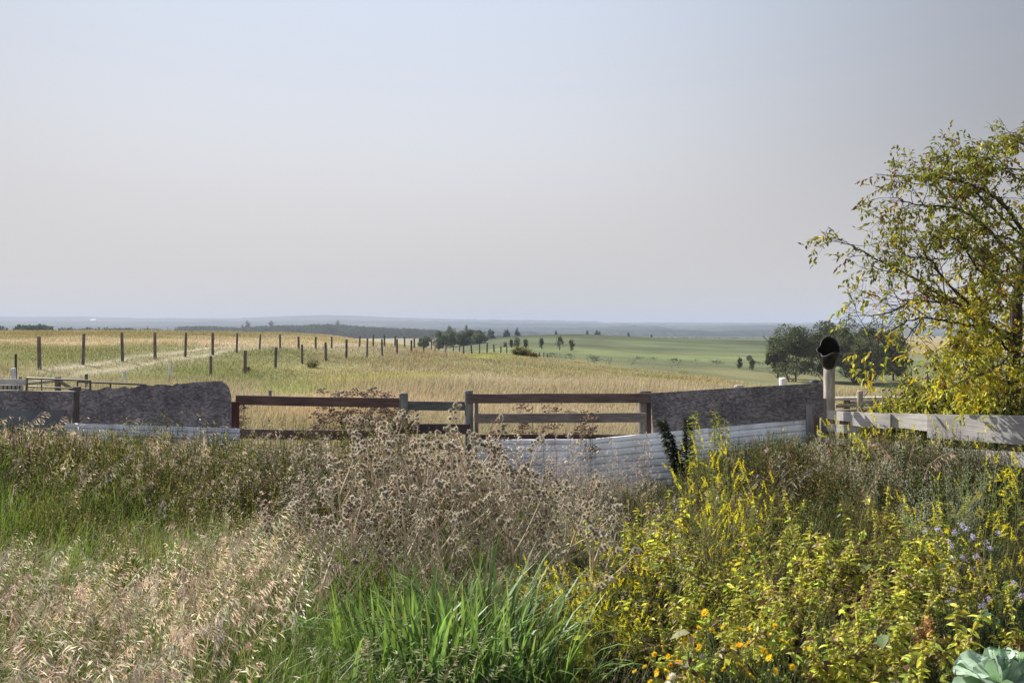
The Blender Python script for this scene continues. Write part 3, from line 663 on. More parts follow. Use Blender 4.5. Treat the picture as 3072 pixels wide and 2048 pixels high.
# white ribbed sheets leaning along the foot of the fence
def ribbed(name, a, b, drop, Y0, Y1, label, lean=.10, par=None, rib=.098, col=(.80, .82, .87)):
    """sheet with horizontal trapezoid ribs; a, b = screen ends of its top edge, drop = metres of height"""
    A, B = at(a[0], a[1], Y0), at(b[0], b[1], Y1); o = empty('x', tuple(A)); D.objects.remove(o)
    prof = []; s = 0
    while s < drop:
        for (ds, dn) in ((0, 0), (.006, .016), (.058, .016), (.064, 0), (.066, -.006), (.084, -.006)):
            prof.append((s + ds, dn))
        s += rib
    prof.append((min(s, drop + rib), 0)); prof = np.array(prof); NX = 14
    d = unit(B - A); nrm = np.array([d[1], -d[0], 0]); nrm = nrm / np.linalg.norm(nrm)
    if nrm[1] > 0: nrm = -nrm
    rr = np.random.default_rng(int(a[0])); V = []; C = []
    for i in range(NX + 1):
        q = i / NX; p = A + (B - A) * q; wob = rr.normal(0, .006)
        for (s_, n_) in prof:
            V.append(p + np.array([0, 0, -s_]) + nrm * (n_ + wob + lean * s_)); C.append(np.array(col) * rr.normal(1, .03))
    m = len(prof); T = []
    for i in range(NX):
        for j in range(m - 1):
            a0 = i * m + j; T += [(a0, a0 + 1, a0 + m + 1), (a0, a0 + m + 1, a0 + m)]
    V = np.array(V); back = V - nrm * .004; nV = len(V)
    T = np.array(T); T = np.concatenate([T, T[:, ::-1] + nV])
    org = np.array([A[0], A[1], 0.0]); g = Geo(); g.add(np.concatenate([V, back]) - org, T, np.array(C * 2))
    o = g.build('metal_sheet', M_metal, None, loc=tuple(org)); tag(o, label, 'metal sheet', 'white ribbed metal sheets along the foot of the fence'); return o
ribbed('s', (66, 422.5), (240, 428.0), .95, FY - .16, FY - .16, 'low white ribbed sheet under the two grey panels', .10, col=(.6, .63, .70))
ribbed('s', (476, 439.0), (606, 438.4), 1.0, FY - .15, FY - .15, 'white ribbed sheet under the bottom rail beyond the thistle stalks')
ribbed('s', (596, 437.8), (708, 427.6), 1.1, FY - .22, FY - .22, 'brightest white ribbed sheet, slanting below the panel edge', .12, col=(.88, .89, .93))
ribbed('s', (703, 428.6), (808, 418.0), .95, FY - .17, FY - .1, 'white ribbed sheet ending at the short grey stake', .11, col=(.74, .76, .82))

# right section: two strand-board panels rising to the tall pole
pr = empty('panel_fence', (pt(735, FY), FY, gz(2.5, FY))); tag(pr, 'dark weathered strand-board fence rising gently to the tall pole', 'fence')
panel([(650.6, 392.7), (737, 387.2), (737.4, 425.6), (653.2, 432.8)], FY - .12, .012, pr, 'panel', M_osb)
panel([(735.6, 387.4), (823.5, 382.3), (823.5, 417), (736.2, 426)], FY - .133, .012, pr, 'panel', M_osb)
for px, top_ in ((648, 391), (742, 389), (815, 384.5)):
    x = pt(px, FY + .06); z0 = gz(x, FY); o = round_post('post', x, FY + .06, z0, CAMZ - (top_ - HY) * FY / F, .05, (.12, .09, .085), None, 12, lean=.004); o.parent = pr; o.location = Vector((x, FY + .06, z0)) - pr.location
rail((646.5, 397.2), (737, 392.4), .13, (.10, .035, .03), FY - .07, .035, pr, 'rail'); rail((737, 392.2), (822, 387.6), .13, (.08, .05, .05), FY - .07, .035, pr, 'rail')
# stakes
def stake(px, w, top, Y, col, lab, name='stake'):
    x = pt(px, Y); z0 = gz(x, Y); z1 = CAMZ - (top - HY) * Y / F; g = Geo(); g.box((0, 0, (z1 - z0) / 2), (w, .04, z1 - z0), col)
    tag(g.build(name, M_post, None, loc=(x, Y, z0)), lab, 'stake')
stake(809.6, .10, 404.8, FY - .25, (.24, .23, .25), 'short grey board stake in front of the dark panel')
stake(823.4, .085, 397.8, FY + .1, (.22, .215, .21), 'narrow grey stake against the foot of the tall pole')

# tall pole with an upturned pail
PY = 12.3; x = pt(829.2, PY); z0 = gz(x, PY)
g = Geo(); zt = CAMZ - (360 - HY) * PY / F - z0; rr_ = np.random.default_rng(3); rad = .084
zz = np.linspace(-.3, zt, 12); g.tube([(.004 * math.sin(q * 4), .004 * math.cos(q * 3), q) for q in zz], [rad * (1.04 - .06 * (q / zt)) for q in zz], np.array([(np.array((.40, .36, .32)) * rr_.normal(1, .05)) for q in zz]), 20)
tag(g.build('pole', M_post, None, True, loc=(x, PY, z0)), 'tall pale round wooden pole beside the dark panel, wearing the pail', 'pole')
# crumpled pail hung over its top: tapered shell, open mouth tipped towards the viewer
ns, nz_ = 40, 16; V = []; c = at(828.4, 356.5, PY - .06)
Rp, Hp = .19, .36
rb = np.random.default_rng(5)
def shell(off):
    V = []
    for j in range(nz_ + 1):
        q = j / nz_
        for i in range(ns):
            a = 2 * math.pi * i / ns
            r = (Rp * (1 - .30 * (1 - q)) + off)
            dent = -.11 * math.exp(-((a - 3.6) / .42) ** 2) * math.exp(-((q - .62) / .28) ** 2) - .05 * math.exp(-((a - 4.6) / .35) ** 2) * math.exp(-((q - .45) / .3) ** 2) + .022 * math.sin(2 * a + 1) - .05 * math.exp(-((a - 1.2) / .5) ** 2) * q - .04 * math.exp(-((a - 2.6) / .3) ** 2) * q
            r += dent; r *= .62 + .38 * min(1, q / .35) ** .6
            V.append((r * math.cos(a), r * math.sin(a), (q - .5) * Hp + q ** 2 * (.045 * math.sin(a * 2 + .6) + .03 * math.sin(3 * a + 2) - .05 * math.exp(-((a - 4.4) / .5) ** 2))))
    return np.array(V)
Vo, Vi = shell(0), shell(-.007); T = []
for j in range(nz_):
    for i in range(ns):
        a0 = j * ns + i; a1 = j * ns + (i + 1) % ns; T += [(a0, a1, a1 + ns), (a0, a1 + ns, a0 + ns)]
T = np.array(T); nO = len(Vo); Ti = T[:, ::-1] + nO; Tr = []
for i in range(ns): a0 = nz_ * ns + i; a1 = nz_ * ns + (i + 1) % ns; Tr += [(a0, a1, a1 + nO), (a0, a1 + nO, a0 + nO)]
V = np.concatenate([Vo, Vi, [(0, 0, -.5 * Hp), (0, 0, -.5 * Hp + .007)]]); nb = 2 * nO
Tb = [(nb, (i + 1) % ns, i) for i in range(ns)] + [(nb + 1, nO + i, nO + (i + 1) % ns) for i in range(ns)]
Mr = Matrix.Rotation(R(36), 3, 'X') @ Matrix.Rotation(R(-14), 3, 'Y') @ Matrix.Rotation(R(60), 3, 'Z')
V = V @ np.array(Mr).T * 1.0
g = Geo(); g.add(V, np.concatenate([T, Ti, Tr, Tb]), (.016, .013, .013))
bk = empty('pail', tuple(c)); tag(bk, 'crumpled black rubber pail jammed upturned on the tall pole', 'pail')
g.build('body', M_rubber, bk, True)
g = Geo(); ring = V[nz_ * ns:nz_ * ns + ns]; g.tube(np.concatenate([ring, ring[:1]]), .008, (.05, .045, .045), 6); g.build('rim', M_rubber, bk, True)
g = Geo(); cc = V[:nO].mean(0); h1 = np.array(Mr @ Vector((0, .10, -.10))); g.tube([h1 + np.array((-.03, 0, .0)), h1 + np.array((-.02, -.015, .012)), h1 + np.array((.02, -.015, .015)), h1 + np.array((.03, 0, .01))], .004, (.35, .34, .33), 6); g.build('buckle', M_tube, bk)

# whitewashed boards returning towards the house
wf = empty('white_fence', (4.65, 12.0, 0)); tag(wf, 'whitewashed board fence with overlapping planks, in front of the yellowing tree', 'fence')
S0 = np.array([pt(821.3, 12.0), 12.0]); dr = np.array([.5, -.866])
def along(t, z): p = S0 + dr * t; return np.array([p[0], p[1], z]) - np.array([4.65, 12.0, 0])
def t_of(px):   # where the line of the fence meets a bearing
    s = (px - CX) / F; return (s * S0[1] - S0[0]) / (dr[0] - s * dr[1])
def zrow(px, py): t = t_of(px); Y = S0[1] + dr[1] * t; return t, CAMZ - (py - HY) * Y / F
WH = (.6, .53, .50)
def wboard(pxa, ta, ba, pxb, tb, bb, nrm_off, col, name='board', seg=8):
    ta_, z1 = zrow(pxa, ta); _, z2 = zrow(pxa, ba); tb_, z3 = zrow(pxb, tb); _, z4 = zrow(pxb, bb)
    n = np.array([-.866, -.5, 0]); g = Geo(); V = []; r_ = np.random.default_rng(int(pxa * 3 + ta))
    for i in range(seg + 1):
        q = i / seg; t = ta_ + (tb_ - ta_) * q; zt_ = z1 + (z3 - z1) * q + r_.normal(0, .002); zb_ = z2 + (z4 - z2) * q + r_.normal(0, .002)
        for off, z in ((0, zb_), (0, zt_), (.03, zt_), (.03, zb_)): V.append(along(t, z) + n * (nrm_off + off))
    T = []
    for i in range(seg):
        for k_ in range(4): a0 = i * 4 + k_; a1 = i * 4 + (k_ + 1) % 4; T += [(a0, a1, a1 + 4), (a0, a1 + 4, a0 + 4)]
    e = seg * 4; T += [(0, 2, 1), (0, 3, 2), (e, e + 1, e + 2), (e, e + 2, e + 3)]
    g.add(V, T, col); return g.build(name, M_boards, wf)
wboard(821.3, 409.4, 417.4, 860, 411.6, 422.4, .0, (.62, .58, .55))
wboard(853.6, 411.0, 424.6, 893, 413.2, 428.4, .034, (.55, .52, .51))
wboard(889, 412.6, 426, 958, 414.2, 433, .0, (.52, .49, .47))
wboard(930, 413.8, 437, 1140, 415.2, 452, .034, (.42, .40, .40))
wboard(824, 422.3, 429.0, 857.6, 425.2, 434.2, .0, (.62, .58, .55))
wboard(826, 437, 441.5, 900, 441.5, 451.5, .0, (.58, .55, .53))
wboard(940, 447, 456, 1130, 457, 480, .0, (.55, .52, .50))
wboard(812, 453, 457, 852, 457, 466, .0, (.6, .57, .55))
for px in (823, 841, 872, 935, 1010):
    t, _ = zrow(px, 420); p = along(t, 0) + np.array([.866, .5, 0]) * .06; zt_ = 1.22 if px < 900 else 1.34
    g = Geo(); g.box((p[0], p[1], zt_ / 2), (.09, .09, zt_), (.20, .16, .13)); g.build('post', M_post, wf)
g = Geo(); t, z = zrow(876, 431); p = along(t, z) - np.array([-.866, -.5, 0]) * .01; g.box(p, (.13, .13, .19), (.30, .24, .20)); g.build('block', M_post, wf)

# lumber heap and low posts behind the pole
lp = empty('lumber_stack', (pt(875, 15.5), 15.5, gz(6.5, 15.5))); tag(lp, 'stack of weathered planks behind the tall pole, the topmost bleached white', 'lumber')
for (a, b, Y, h, c) in [((832, 398.4), (916, 397.2), 15.2, .055, (.58, .53, .46)), ((845, 401.4), (905, 400.2), 15.5, .05, (.30, .26, .22)), ((834, 405.3), (889, 404.0), 15.1, .06, (.34, .29, .24)), ((862, 408.2), (930, 406.5), 15.3, .05, (.42, .37, .31)), ((830, 411.5), (880, 410), 15.2, .07, (.24, .2, .17)), ((880, 402.8), (925, 402.0), 15.0, .03, (.45, .40, .34))]:
    g = Geo(); g.plank(rel(at(a[0], a[1], Y), lp), rel(at(b[0], b[1], Y), lp), h, .16, c); g.build('board', M_boards if c[0] > .4 else M_rail, lp)
for px, t_, b_ in ((846, 399, 430), (905, 399, 430)):
    g = Geo(); p = rel(at(px, (t_ + b_) / 2, 15.4), lp); g.box(p, (.12, .1, (b_ - t_) * 15.4 / F), (.12, .10, .08)); g.build('bearer', M_rail, lp)
x = pt(861.4, 14.2); z0 = gz(x, 14.2)
tag(round_post('post', x, 14.2, z0, CAMZ - (390 - HY) * 14.2 / F, .052, (.36, .31, .27), sides=14), 'low grey round post in front of the lumber stack', 'post')
x = pt(929, 14.8); z0 = gz(x, 14.8)
tag(round_post('post', x, 14.8, z0, CAMZ - (376 - HY) * 14.8 / F, .06, (.33, .30, .28), sides=12), 'grey post half hidden in the shrub leaves', 'post')

# dark round tank lid behind the panel
tk = empty('drum', (pt(814.5, 14.5), 14.5, gz(5.3, 14.5))); zt_ = CAMZ - (379 - HY) * 14.5 / F - tk.location.z; g = Geo(); g.tube([(0, 0, 0), (0, 0, zt_ - .05)], .085, (.05, .05, .055), 20); g.build('barrel', M_rubber, tk)
g = Geo(); g.tube([(0, 0, zt_ - .05), (0, 0, zt_ - .02), (0, 0, zt_)], [.09, .08, .04], (.06, .06, .065), 20); g.build('lid', M_rubber, tk); tag(tk, 'small dark domed lid peeping over the panel beside the pole', 'drum')

# round hay bales on the green hill
def bale(px, py, Y, rz, lab, r=.75):
    x = pt(px, Y); z0 = gz(x, Y); g = Geo(); n = 22; rb_ = np.random.default_rng(int(px)); V = []
    for j, xx in enumerate((-.62, -.58, -.2, .2, .58, .62)):
        for i in range(n):
            a = 2 * math.pi * i / n; q = r * (.93 if j in (0, 5) else 1) * rb_.normal(1, .012); V.append((xx, q * math.cos(a), r * .97 + q * math.sin(a)))
    T = []
    for j in range(5):
        for i in range(n): a0 = j * n + i; a1 = j * n + (i + 1) % n; T += [(a0, a1, a1 + n), (a0, a1 + n, a0 + n)]
    V += [(-.6, 0, r), (.6, 0, r)]; m = len(V) - 2
    for i in range(n): T += [(m, (i + 1) % n, i), (m + 1, 5 * n + i, 5 * n + (i + 1) % n)]
    g.add(V, T, (.17, .145, .11)); o = g.build('hay_bale', M_haybale, None, loc=(x, Y, z0)); o.rotation_euler = (0, 0, rz); tag(o, lab, 'hay bale', 'round bales on the green hill')
M_haybale = mat_simple('hay', .95, 0, .1, 14, .6, 1.3)
bale(749, 357, 232, R(80), 'dark round hay bale alone on the open green slope', .82)
bale(504.6, 346, 258, R(20), 'round hay bale below the skyline beside the small trees', .8)
# barn on the far ridge
bx = at(93.5, 319.5, 5150); fb = empty('barn', (bx[0], bx[1], bx[2] - 8)); tag(fb, 'tiny white barn shining on the hazy far ridge', 'barn')
g = Geo(); g.box((0, 0, 4), (34, 16, 8), (.8, .8, .8)); g.build('wall', M_metal, fb)
g = Geo(); g.prism([(-18, -9, 8), (-18, 0, 13), (-18, 9, 8)], (36, 0, 0), (.85, .85, .85)); g.build('roof', M_metal, fb)
# ---------------------------------------------------------------- trees
def limb(g, p, d, L, r, rng, depth, tips, col, up=.15, nseg=4, spread=.6):
    pts = [np.array(p)]; rad = [r]; d = unit(np.array(d, float))
    for i in range(nseg):
        d = unit(d + rng.normal(0, .16, 3) + np.array([0, 0, up * .4])); pts.append(pts[-1] + d * L / nseg); rad.append(r * (1 - .62 * (i + 1) / nseg))
    g.tube(pts, rad, col, 5 if depth > 0 else 4, cap=False)
    if depth == 0: tips += [(q, d) for q in pts[2:]]; return
    for k in range(3 if depth > 1 else 4):
        q = rng.uniform(.35, 1); i = min(int(q * nseg), nseg - 1); b = pts[i] + (pts[i + 1] - pts[i]) * (q * nseg - i)
        dd = unit(d + rng.normal(0, spread, 3)); limb(g, b, dd, L * rng.uniform(.5, .75), rad[i] * .6, rng, depth - 1, tips, col, up, nseg, spread)

def poplar(name, x, Y, h, w, seed, lab, cat='tree', group=None, leafsize=.34, nleaf=5200, col=(.055, .075, .025), trunkfrac=.22, trunks=2, shape=1.0):
    rng = np.random.default_rng(seed); z0 = gz(x, Y); t = empty(name, (x, Y, z0)); tag(t, lab, cat, group)
    g = Geo(); tips = []
    for k in range(trunks):
        bx = np.array([rng.normal(0, w * .08), rng.normal(0, w * .08), -.2]) * (trunks > 1); d = unit(np.array([bx[0] * .4, bx[1] * .4, 1.0]) + rng.normal(0, .05, 3))
        pts = [bx + d * h * q + np.array([.12 * math.sin(q * 5 + seed), .1 * math.cos(q * 4), 0]) * h * .06 for q in np.linspace(0, .85, 7)]
        g.tube(pts, np.linspace(h * .022, h * .006, 7) / (1 + .25 * (trunks > 1)), (.07, .062, .05), 7)
        for q in np.linspace(trunkfrac, .85, 9):
            b = pts[min(int(q / .85 * 6), 5)]; a = rng.uniform(0, 6.28)
            limb(g, b, (math.cos(a), math.sin(a), .7), w * .42 * (1.1 - q * .5), h * .008, rng, 1, tips, (.07, .06, .05))
    g.build('trunk', M_stalk, t)
    # clumps of leaves spread through an uneven crown
    nc = 34; cz = trunkfrac + (1 - trunkfrac) * rng.beta(1.7, 1.5, nc); prof = np.sqrt(np.clip(1 - ((cz - .55) / .52) ** 2, .04, 1)) * shape
    a = rng.uniform(0, 6.28, nc); rr = np.sqrt(rng.uniform(0, 1, nc)) * w * .40 * prof
    cen = np.stack([rr * np.cos(a), rr * np.sin(a), cz * h * .93], 1); cen[0] = (0, 0, h * .9)
    cr = w * rng.uniform(.06, .19, nc)
    which = rng.integers(0, nc, nleaf); u = unit(rng.normal(0, 1, (nleaf, 3))); q = rng.uniform(.35, 1.05, nleaf) ** .6
    P = cen[which] + u * (cr[which] * q)[:, None] * np.array([1, 1, .85])
    keep = P[:, 2] > h * trunkfrac * .7; P, u, which = P[keep], u[keep], which[keep]; n = len(P)
    C = vary(rng, col, n, .3, .1) * (1 + .35 * (rng.uniform(0, 1, nc)[which] - .5))[:, None]
    g = Geo(); g_leaves(g, P, u + rng.normal(0, .8, (n, 3)), leafsize * rng.uniform(.6, 1.3, n), leafsize * rng.uniform(.5, .9, n), C, .2, rng=rng)
    g.build('crown', M_far, t)
    return t
GG = 'poplar grove beyond the pasture rise'
for (px, base, Yd, top, wpx, sd, tr, lab) in [
    (795, 384, 148, 325, 44, 1, 2, 'rounded grey-green poplar on the open side of the grove, green slope beside it'),
    (822, 385, 152, 322, 40, 2, 2, 'grey-green poplar directly behind the pail on the pole'),
    (848, 386, 146, 318, 46, 3, 3, 'tallest poplar of the grove, its round head above the far hills'),
    (875, 388, 150, 323, 44, 4, 2, 'dark poplar of the grove behind the yellow leaves of the near branch'),
    (778, 382, 160, 336, 20, 5, 1, 'low slim poplar at the open edge of the grove'),
    (862, 389, 140, 340, 40, 6, 3, 'lower dark poplar standing in front of the grove'),
    (893, 388, 158, 331, 30, 7, 1, 'half hidden poplar where the grove meets the shrub leaves')]:
    x = pt(px, Yd); z = gz(x, Yd); h = CAMZ - (top - HY) * Yd / F - z
    poplar('poplar_tree', x, Yd, h, wpx * 1.28 * Yd / F, sd, lab, 'tree', GG, .36, 9500, (.12, .14, .075), .13, tr)
# clump of broadleaf trees and small trees in the valley
for i, (px, base, Yd, top, wpx, lab) in enumerate([
    (440, 352, 330, 331, 14, 'bushy broadleaf tree beside the two posts, nearest the round bush'), (451, 352, 340, 330, 15, 'dense tree of the valley clump under the shorter spruce tip'),
    (462, 352, 335, 331.5, 13, 'middle tree of the valley clump, between the spruce tips'), (470, 352, 345, 329.8, 14, 'tree of the valley clump with a feathery top'),
    (479, 352, 332, 331, 15, 'broad tree ending the valley clump by the green hill'),
    (425, 345, 330, 336.3, 11, 'low round bush standing apart on the valley floor')]):
    x = pt(px, Yd); z = gz(x, Yd); h = max(CAMZ - (top - HY) * Yd / F - z, 3.5)
    poplar('broadleaf_tree', x, Yd, h, wpx * 1.35 * Yd / F, 30 + i, lab, 'tree', 'valley tree clump' if i < 5 else None, .5, 4200, (.13, .165, .105), .02, 2)
for i, (px, base, Yd, top, wpx, lab) in enumerate([
    (516.5, 352, 240, 336, 9, 'slender aspen just past the round bale'), (525.5, 353, 236, 338.5, 6.5, 'small grey aspen leaning beside the slender one'),
    (541.5, 351, 238, 337, 6, 'thin aspen with a ragged side branch on the green slope'), (559.5, 352, 236, 335.5, 12, 'widest young aspen, in the middle of the green slope trees'),
    (572, 351, 238, 338, 7.5, 'narrow aspen next to the widest one'),
    (739.5, 369, 190, 360.5, 6.5, 'first of two thin saplings under the open-slope bale'), (752, 372, 185, 361.5, 6.5, 'second of two thin saplings, nearer the poplar grove'),
    (511, 352, 242, 341, 5, 'little bush-like aspen against the hilltop bush')]):
    x = pt(px, Yd); z = gz(x, Yd); h = max(CAMZ - (top - HY) * Yd / F - z, 2.6)
    poplar('aspen_tree', x, Yd, h, wpx * Yd / F, 50 + i, lab, 'tree', 'young aspens on the green slope', .36, 520, (.12, .135, .085), .12, 1, .85)

def spruce(x, Y, z0, h, seed, lab=None, grp=None, w=.2, nl=9, col=(.018, .04, .032)):
    rng = np.random.default_rng(seed); g = Geo(); g.tube([(0, 0, -1), (0, 0, h * .97)], [h * .018, h * .003], (.05, .04, .03), 5); G2 = Geo()
    A, B = [], []
    for j in range(nl * 2):
        q = j / (nl * 2 - 1); z = h * (.1 + .88 * q); r = h * w * (1 - q) ** .5 * (1 + .18 * math.sin(q * 40)) + h * .012
        for k in range(9):
            a = rng.uniform(0, 6.28); l_ = r * rng.uniform(.7, 1.15); A.append((0, 0, z)); B.append((l_ * math.cos(a), l_ * math.sin(a), z - l_ * .35))
    A, B = np.array(A), np.array(B); n = len(A)
    g_leaves(G2, A, B - A, np.linalg.norm(B - A, axis=1), np.linalg.norm(B - A, axis=1) * .55, vary(rng, col, n, .2), -.12, rng=rng)
    if lab is None: return g, G2
    t = empty('spruce_tree', (x, Y, z0)); tag(t, lab, 'tree', grp); g.build('trunk', M_stalk, t); G2.build('crown', M_far, t); return t
SP = [(187.3, 326.5, 'short spruce beside the tall slim one over the pasture crest'), (247.5, 320.6, 'tall slim spruce alone over the pasture crest'), (242.5, 325, 'small spruce at the foot of the tall slim one'), (271.2, 320.3, 'broad spruce rising highest over the near end of the woodland'), (318.8, 324.2, 'spruce tip above the woodland before its highest point'),
      (337.5, 320.4, 'spruce at the highest point of the dark woodland'), (346, 325, 'low spruce tip just past the woodland high point'), (357.5, 325.2, 'pointed spruce beyond the woodland high point'), (364, 326, 'blunt spruce beside the pointed one in the woodland'),
      (449.7, 325.5, 'slim spruce over the valley clump'), (466.3, 325, 'broader spruce over the valley clump'), (490, 329, 'first of the pair of spruces past the valley clump'), (492.6, 330.5, 'second, shorter of the pair of spruces past the valley clump'),
      (505, 330.5, 'thin spruce above the bale'), (507.5, 329.6, 'wider spruce above the bale'), (517, 328.2, 'spruce rising behind the slender aspen'), (556, 330.8, 'spruce tip over the crest of the green hill'),
      (587.3, 331, 'spruce tip on the green hill skyline, first past the crest'), (596.6, 330.5, 'thin spruce tip, first of two close together on the green skyline'), (599.6, 331.8, 'short spruce tip, second of two close together on the green skyline'), (628.5, 333, 'lone spruce tip lower on the green skyline'), (651.5, 335.2, 'last tiny spruce tip on the green skyline')]
for i, (px, top, lab) in enumerate(SP):
    Yd = 1380 if px < 400 else 620 + (i % 3) * 25; x = pt(px, Yd); z = gz(x, Yd); h = CAMZ - (top - 1.8 - HY) * Yd / F - z
    spruce(x, Yd, z, h, 100 + i, lab, 'spruces over the skyline', .36 if h < 14 else .30)
# woodland: one mass of crowns nobody could count
rw = np.random.default_rng(21)
pro = []
for s in range(5):
    g = Geo(); n = 150; nc = 7; cen = np.stack([rw.normal(0, .16, nc), rw.normal(0, .16, nc), rw.uniform(.35, .88, nc)], 1); wi = rw.integers(0, nc, n); u = unit(rw.normal(0, 1, (n, 3)))
    g_leaves(g, cen[wi] + u * .16, u + rw.normal(0, .6, (n, 3)), .16, .13, vary(rw, (.045, .08, .06), n, .25), .2, rng=rw); g.tube([(0, 0, 0), (0, 0, .6)], [.02, .01], (.05, .045, .04), 4); pro.append(g)
for s in range(3):
    a, b = spruce(0, 0, 0, 1.25, 300 + s, w=.16, nl=5); a.add(*b.arrays()); pro.append(a)
def wood(name, n, region, hr, lab, spr=.12, tone=1.0):
    px = rw.uniform(region[0], region[1], n); Y = rw.uniform(region[2], region[3], n); x = pt(px, Y); z = ground(x, Y)
    sel = np.where(rw.uniform(0, 1, n) < spr, rw.integers(5, 8, n), rw.integers(0, 5, n))
    P = np.stack([x, Y, z - .3], 1); sc = rw.uniform(hr[0], hr[1], n)
    return P, sel, sc
parts = []
def band(pxs, tops, Y0, Y1, n, spr=.1):
    """woodland whose tree tops follow the given skyline"""
    px = rw.uniform(pxs[0], pxs[-1], n); Y = rw.uniform(Y0, Y1, n); x = pt(px, Y); z = ground(x, Y); top = np.interp(px, pxs, tops)
    h = CAMZ - (top - HY) * Y / F - z; h = h * rw.uniform(.8, 1.03, n); sel = np.where(rw.uniform(0, 1, n) < spr, rw.integers(5, 8, n), rw.integers(0, 5, n))
    return np.stack([x, Y, z], 1), sel, h * 1.0
B1 = band([178, 195, 215, 240, 262, 275, 300, 330, 345, 380, 420, 440, 452, 500], [327.5, 327, 327.2, 328.5, 327, 326.3, 325.8, 325.0, 326, 328, 329.3, 330.5, 332.5, 336], 1300, 1560, 1900)
B2 = band([20, 24, 35, 45, 47], [329, 326.2, 325.6, 327.5, 330], 420, 450, 60, 0); B3 = band([50, 70, 100, 170], [330, 328.7, 328.8, 329.2], 700, 800, 160, .05)
B4 = band([-10, 3], [325, 328], 420, 440, 10, .5)
B5 = band([420, 500, 560, 640, 760, 1100], [334, 335, 335.5, 336.5, 336.8, 337], 1250, 1600, 900, .15)
for nm, (P_, s_, h_), lab in (('woodland', B1, 'long dark blue-green wood with spruce tips beyond the pasture crest'), ('woodland', B2, 'small dark copse over the corner of the pasture crest'), ('woodland', B3, 'thin line of treetops along the pasture crest'), ('woodland', B4, 'few dark spruces at the very edge of the crest'), ('woodland', B5, 'pale misty wood on the valley floor beyond the green hill')):
    g = scatter(pro, P_, rw.uniform(0, 6.28, len(P_)), h_, sel=s_, rng=rw, tint=rw.uniform(.75, 1.2, (len(P_), 1)) * np.ones(3)); tag(g.build(nm, M_far), lab, 'woodland', kind='stuff')

# bushes on the pasture
def bush(name, x, Y, w, h, seed, lab, n=1500, col=(.08, .08, .03), ls=.09, cat='bush', dz=0, group=None, cols=None, mat=None, sprig=True, leafw=.5, wy=1.0):
    rng = np.random.default_rng(seed); z0 = gz(x, Y) + dz; t = empty(name, (x, Y, z0)); tag(t, lab, cat, group); g = Geo()
    nst = 26; a = rng.uniform(0, 6.28, nst); r = np.sqrt(rng.uniform(0, 1, nst)); B = np.stack([r * np.cos(a) * w / 2, r * np.sin(a) * w / 2 * wy, h * (.95 - .45 * r ** 2) * rng.uniform(.75, 1.05, nst)], 1); A = B * np.array([.35, .35, 0])
    g_sticks(g, A, B, h * .012, h * .004, (.09, .07, .05)); g.build('stems', M_stalk, t)
    k = rng.integers(0, nst, n); q = rng.uniform(.15, 1.05, n); P = A[k] + (B[k] - A[k]) * q[:, None] + rng.normal(0, w * .07, (n, 3)) * np.array([1, 1, .8]); P[:, 2] = np.abs(P[:, 2])
    C = vary(rng, col, n, .3, .1)
    if cols is not None:
        for c_, f_ in cols: m = rng.uniform(0, 1, n) < f_; C[m] = vary(rng, c_, m.sum(), .25, .08)
    dv = rng.normal(0, .7, (n, 3)) + np.array([0, 0, .3]); g = Geo(); g_leaves(g, P, dv, ls * rng.uniform(.6, 1.3, n), ls * leafw * rng.uniform(.7, 1.2, n), C, .2, rng=rng, droop=.15); g.build('leaves', mat or M_leaf, t); return t
x = pt(521, 78); bush('bush', x, 78, 1.9, 1.0, 1, 'dark scrubby bush on the brow of the golden hill', 2600, (.075, .075, .028), .16, cols=[((.16, .11, .05), .25)], dz=-.05)
x = pt(532, 77); bush('bush', x, 77, 1.3, .5, 2, 'low trailing scrub beside the brow bush', 1500, (.085, .07, .03), .14, cols=[((.2, .13, .06), .3)], dz=-.02)
x = pt(683, 92); bush('bush', x, 92, 1.5, 1.3, 3, 'small dark bush alone at the foot of the green slope', 900, (.05, .07, .03), .2)
x = pt(246.5, 39.5); bush('bush', x, 39.5, .45, .3, 4, 'tuft of brown weeds around the foot of a fence post', 300, (.16, .12, .07), .09)
x = pt(312, 42); bush('bush', x, 42, .8, .5, 5, 'grey-green weed tuft beside the lower fence line', 400, (.13, .13, .07), .1)
# ragged dark weeds along the ditch in the valley
rd = np.random.default_rng(17); n = 2600; px = np.concatenate([rd.uniform(528, 612, 1100), rd.uniform(636, 790, 1200), rd.uniform(560, 700, 300)]); row = np.interp(px, [520, 560, 612, 640, 700, 768, 800], [351, 353.5, 356, 354.5, 358, 363.5, 366]) + 0
Yc = np.interp(px, [520, 560, 612, 660, 768, 800], [225, 215, 208, 222, 212, 205]) + rd.normal(0, 6, n); Yc[:1100] -= rd.uniform(0, 30, 1100); Yc[-300:] -= rd.uniform(0, 45, 300); Yc += 3 * np.sin(px * .11); x = pt(px, Yc)
g = scatter(pro[:5], np.stack([x, Yc, ground(x, Yc) - .1], 1), rd.uniform(0, 6, n), rd.uniform(.08, .30, n) * np.clip(.75 + .6 * np.sin(px * .23) * np.sin(px * .071 + 1), .25, 1.3), rng=rd, tint=rd.uniform(1.0, 2.2, (n, 1)) * np.array([1.15, 1.0, 1.15])); tag(g.build('weeds', M_far), 'dark ragged weeds along the ditch below the green hill', 'weeds', kind='stuff')

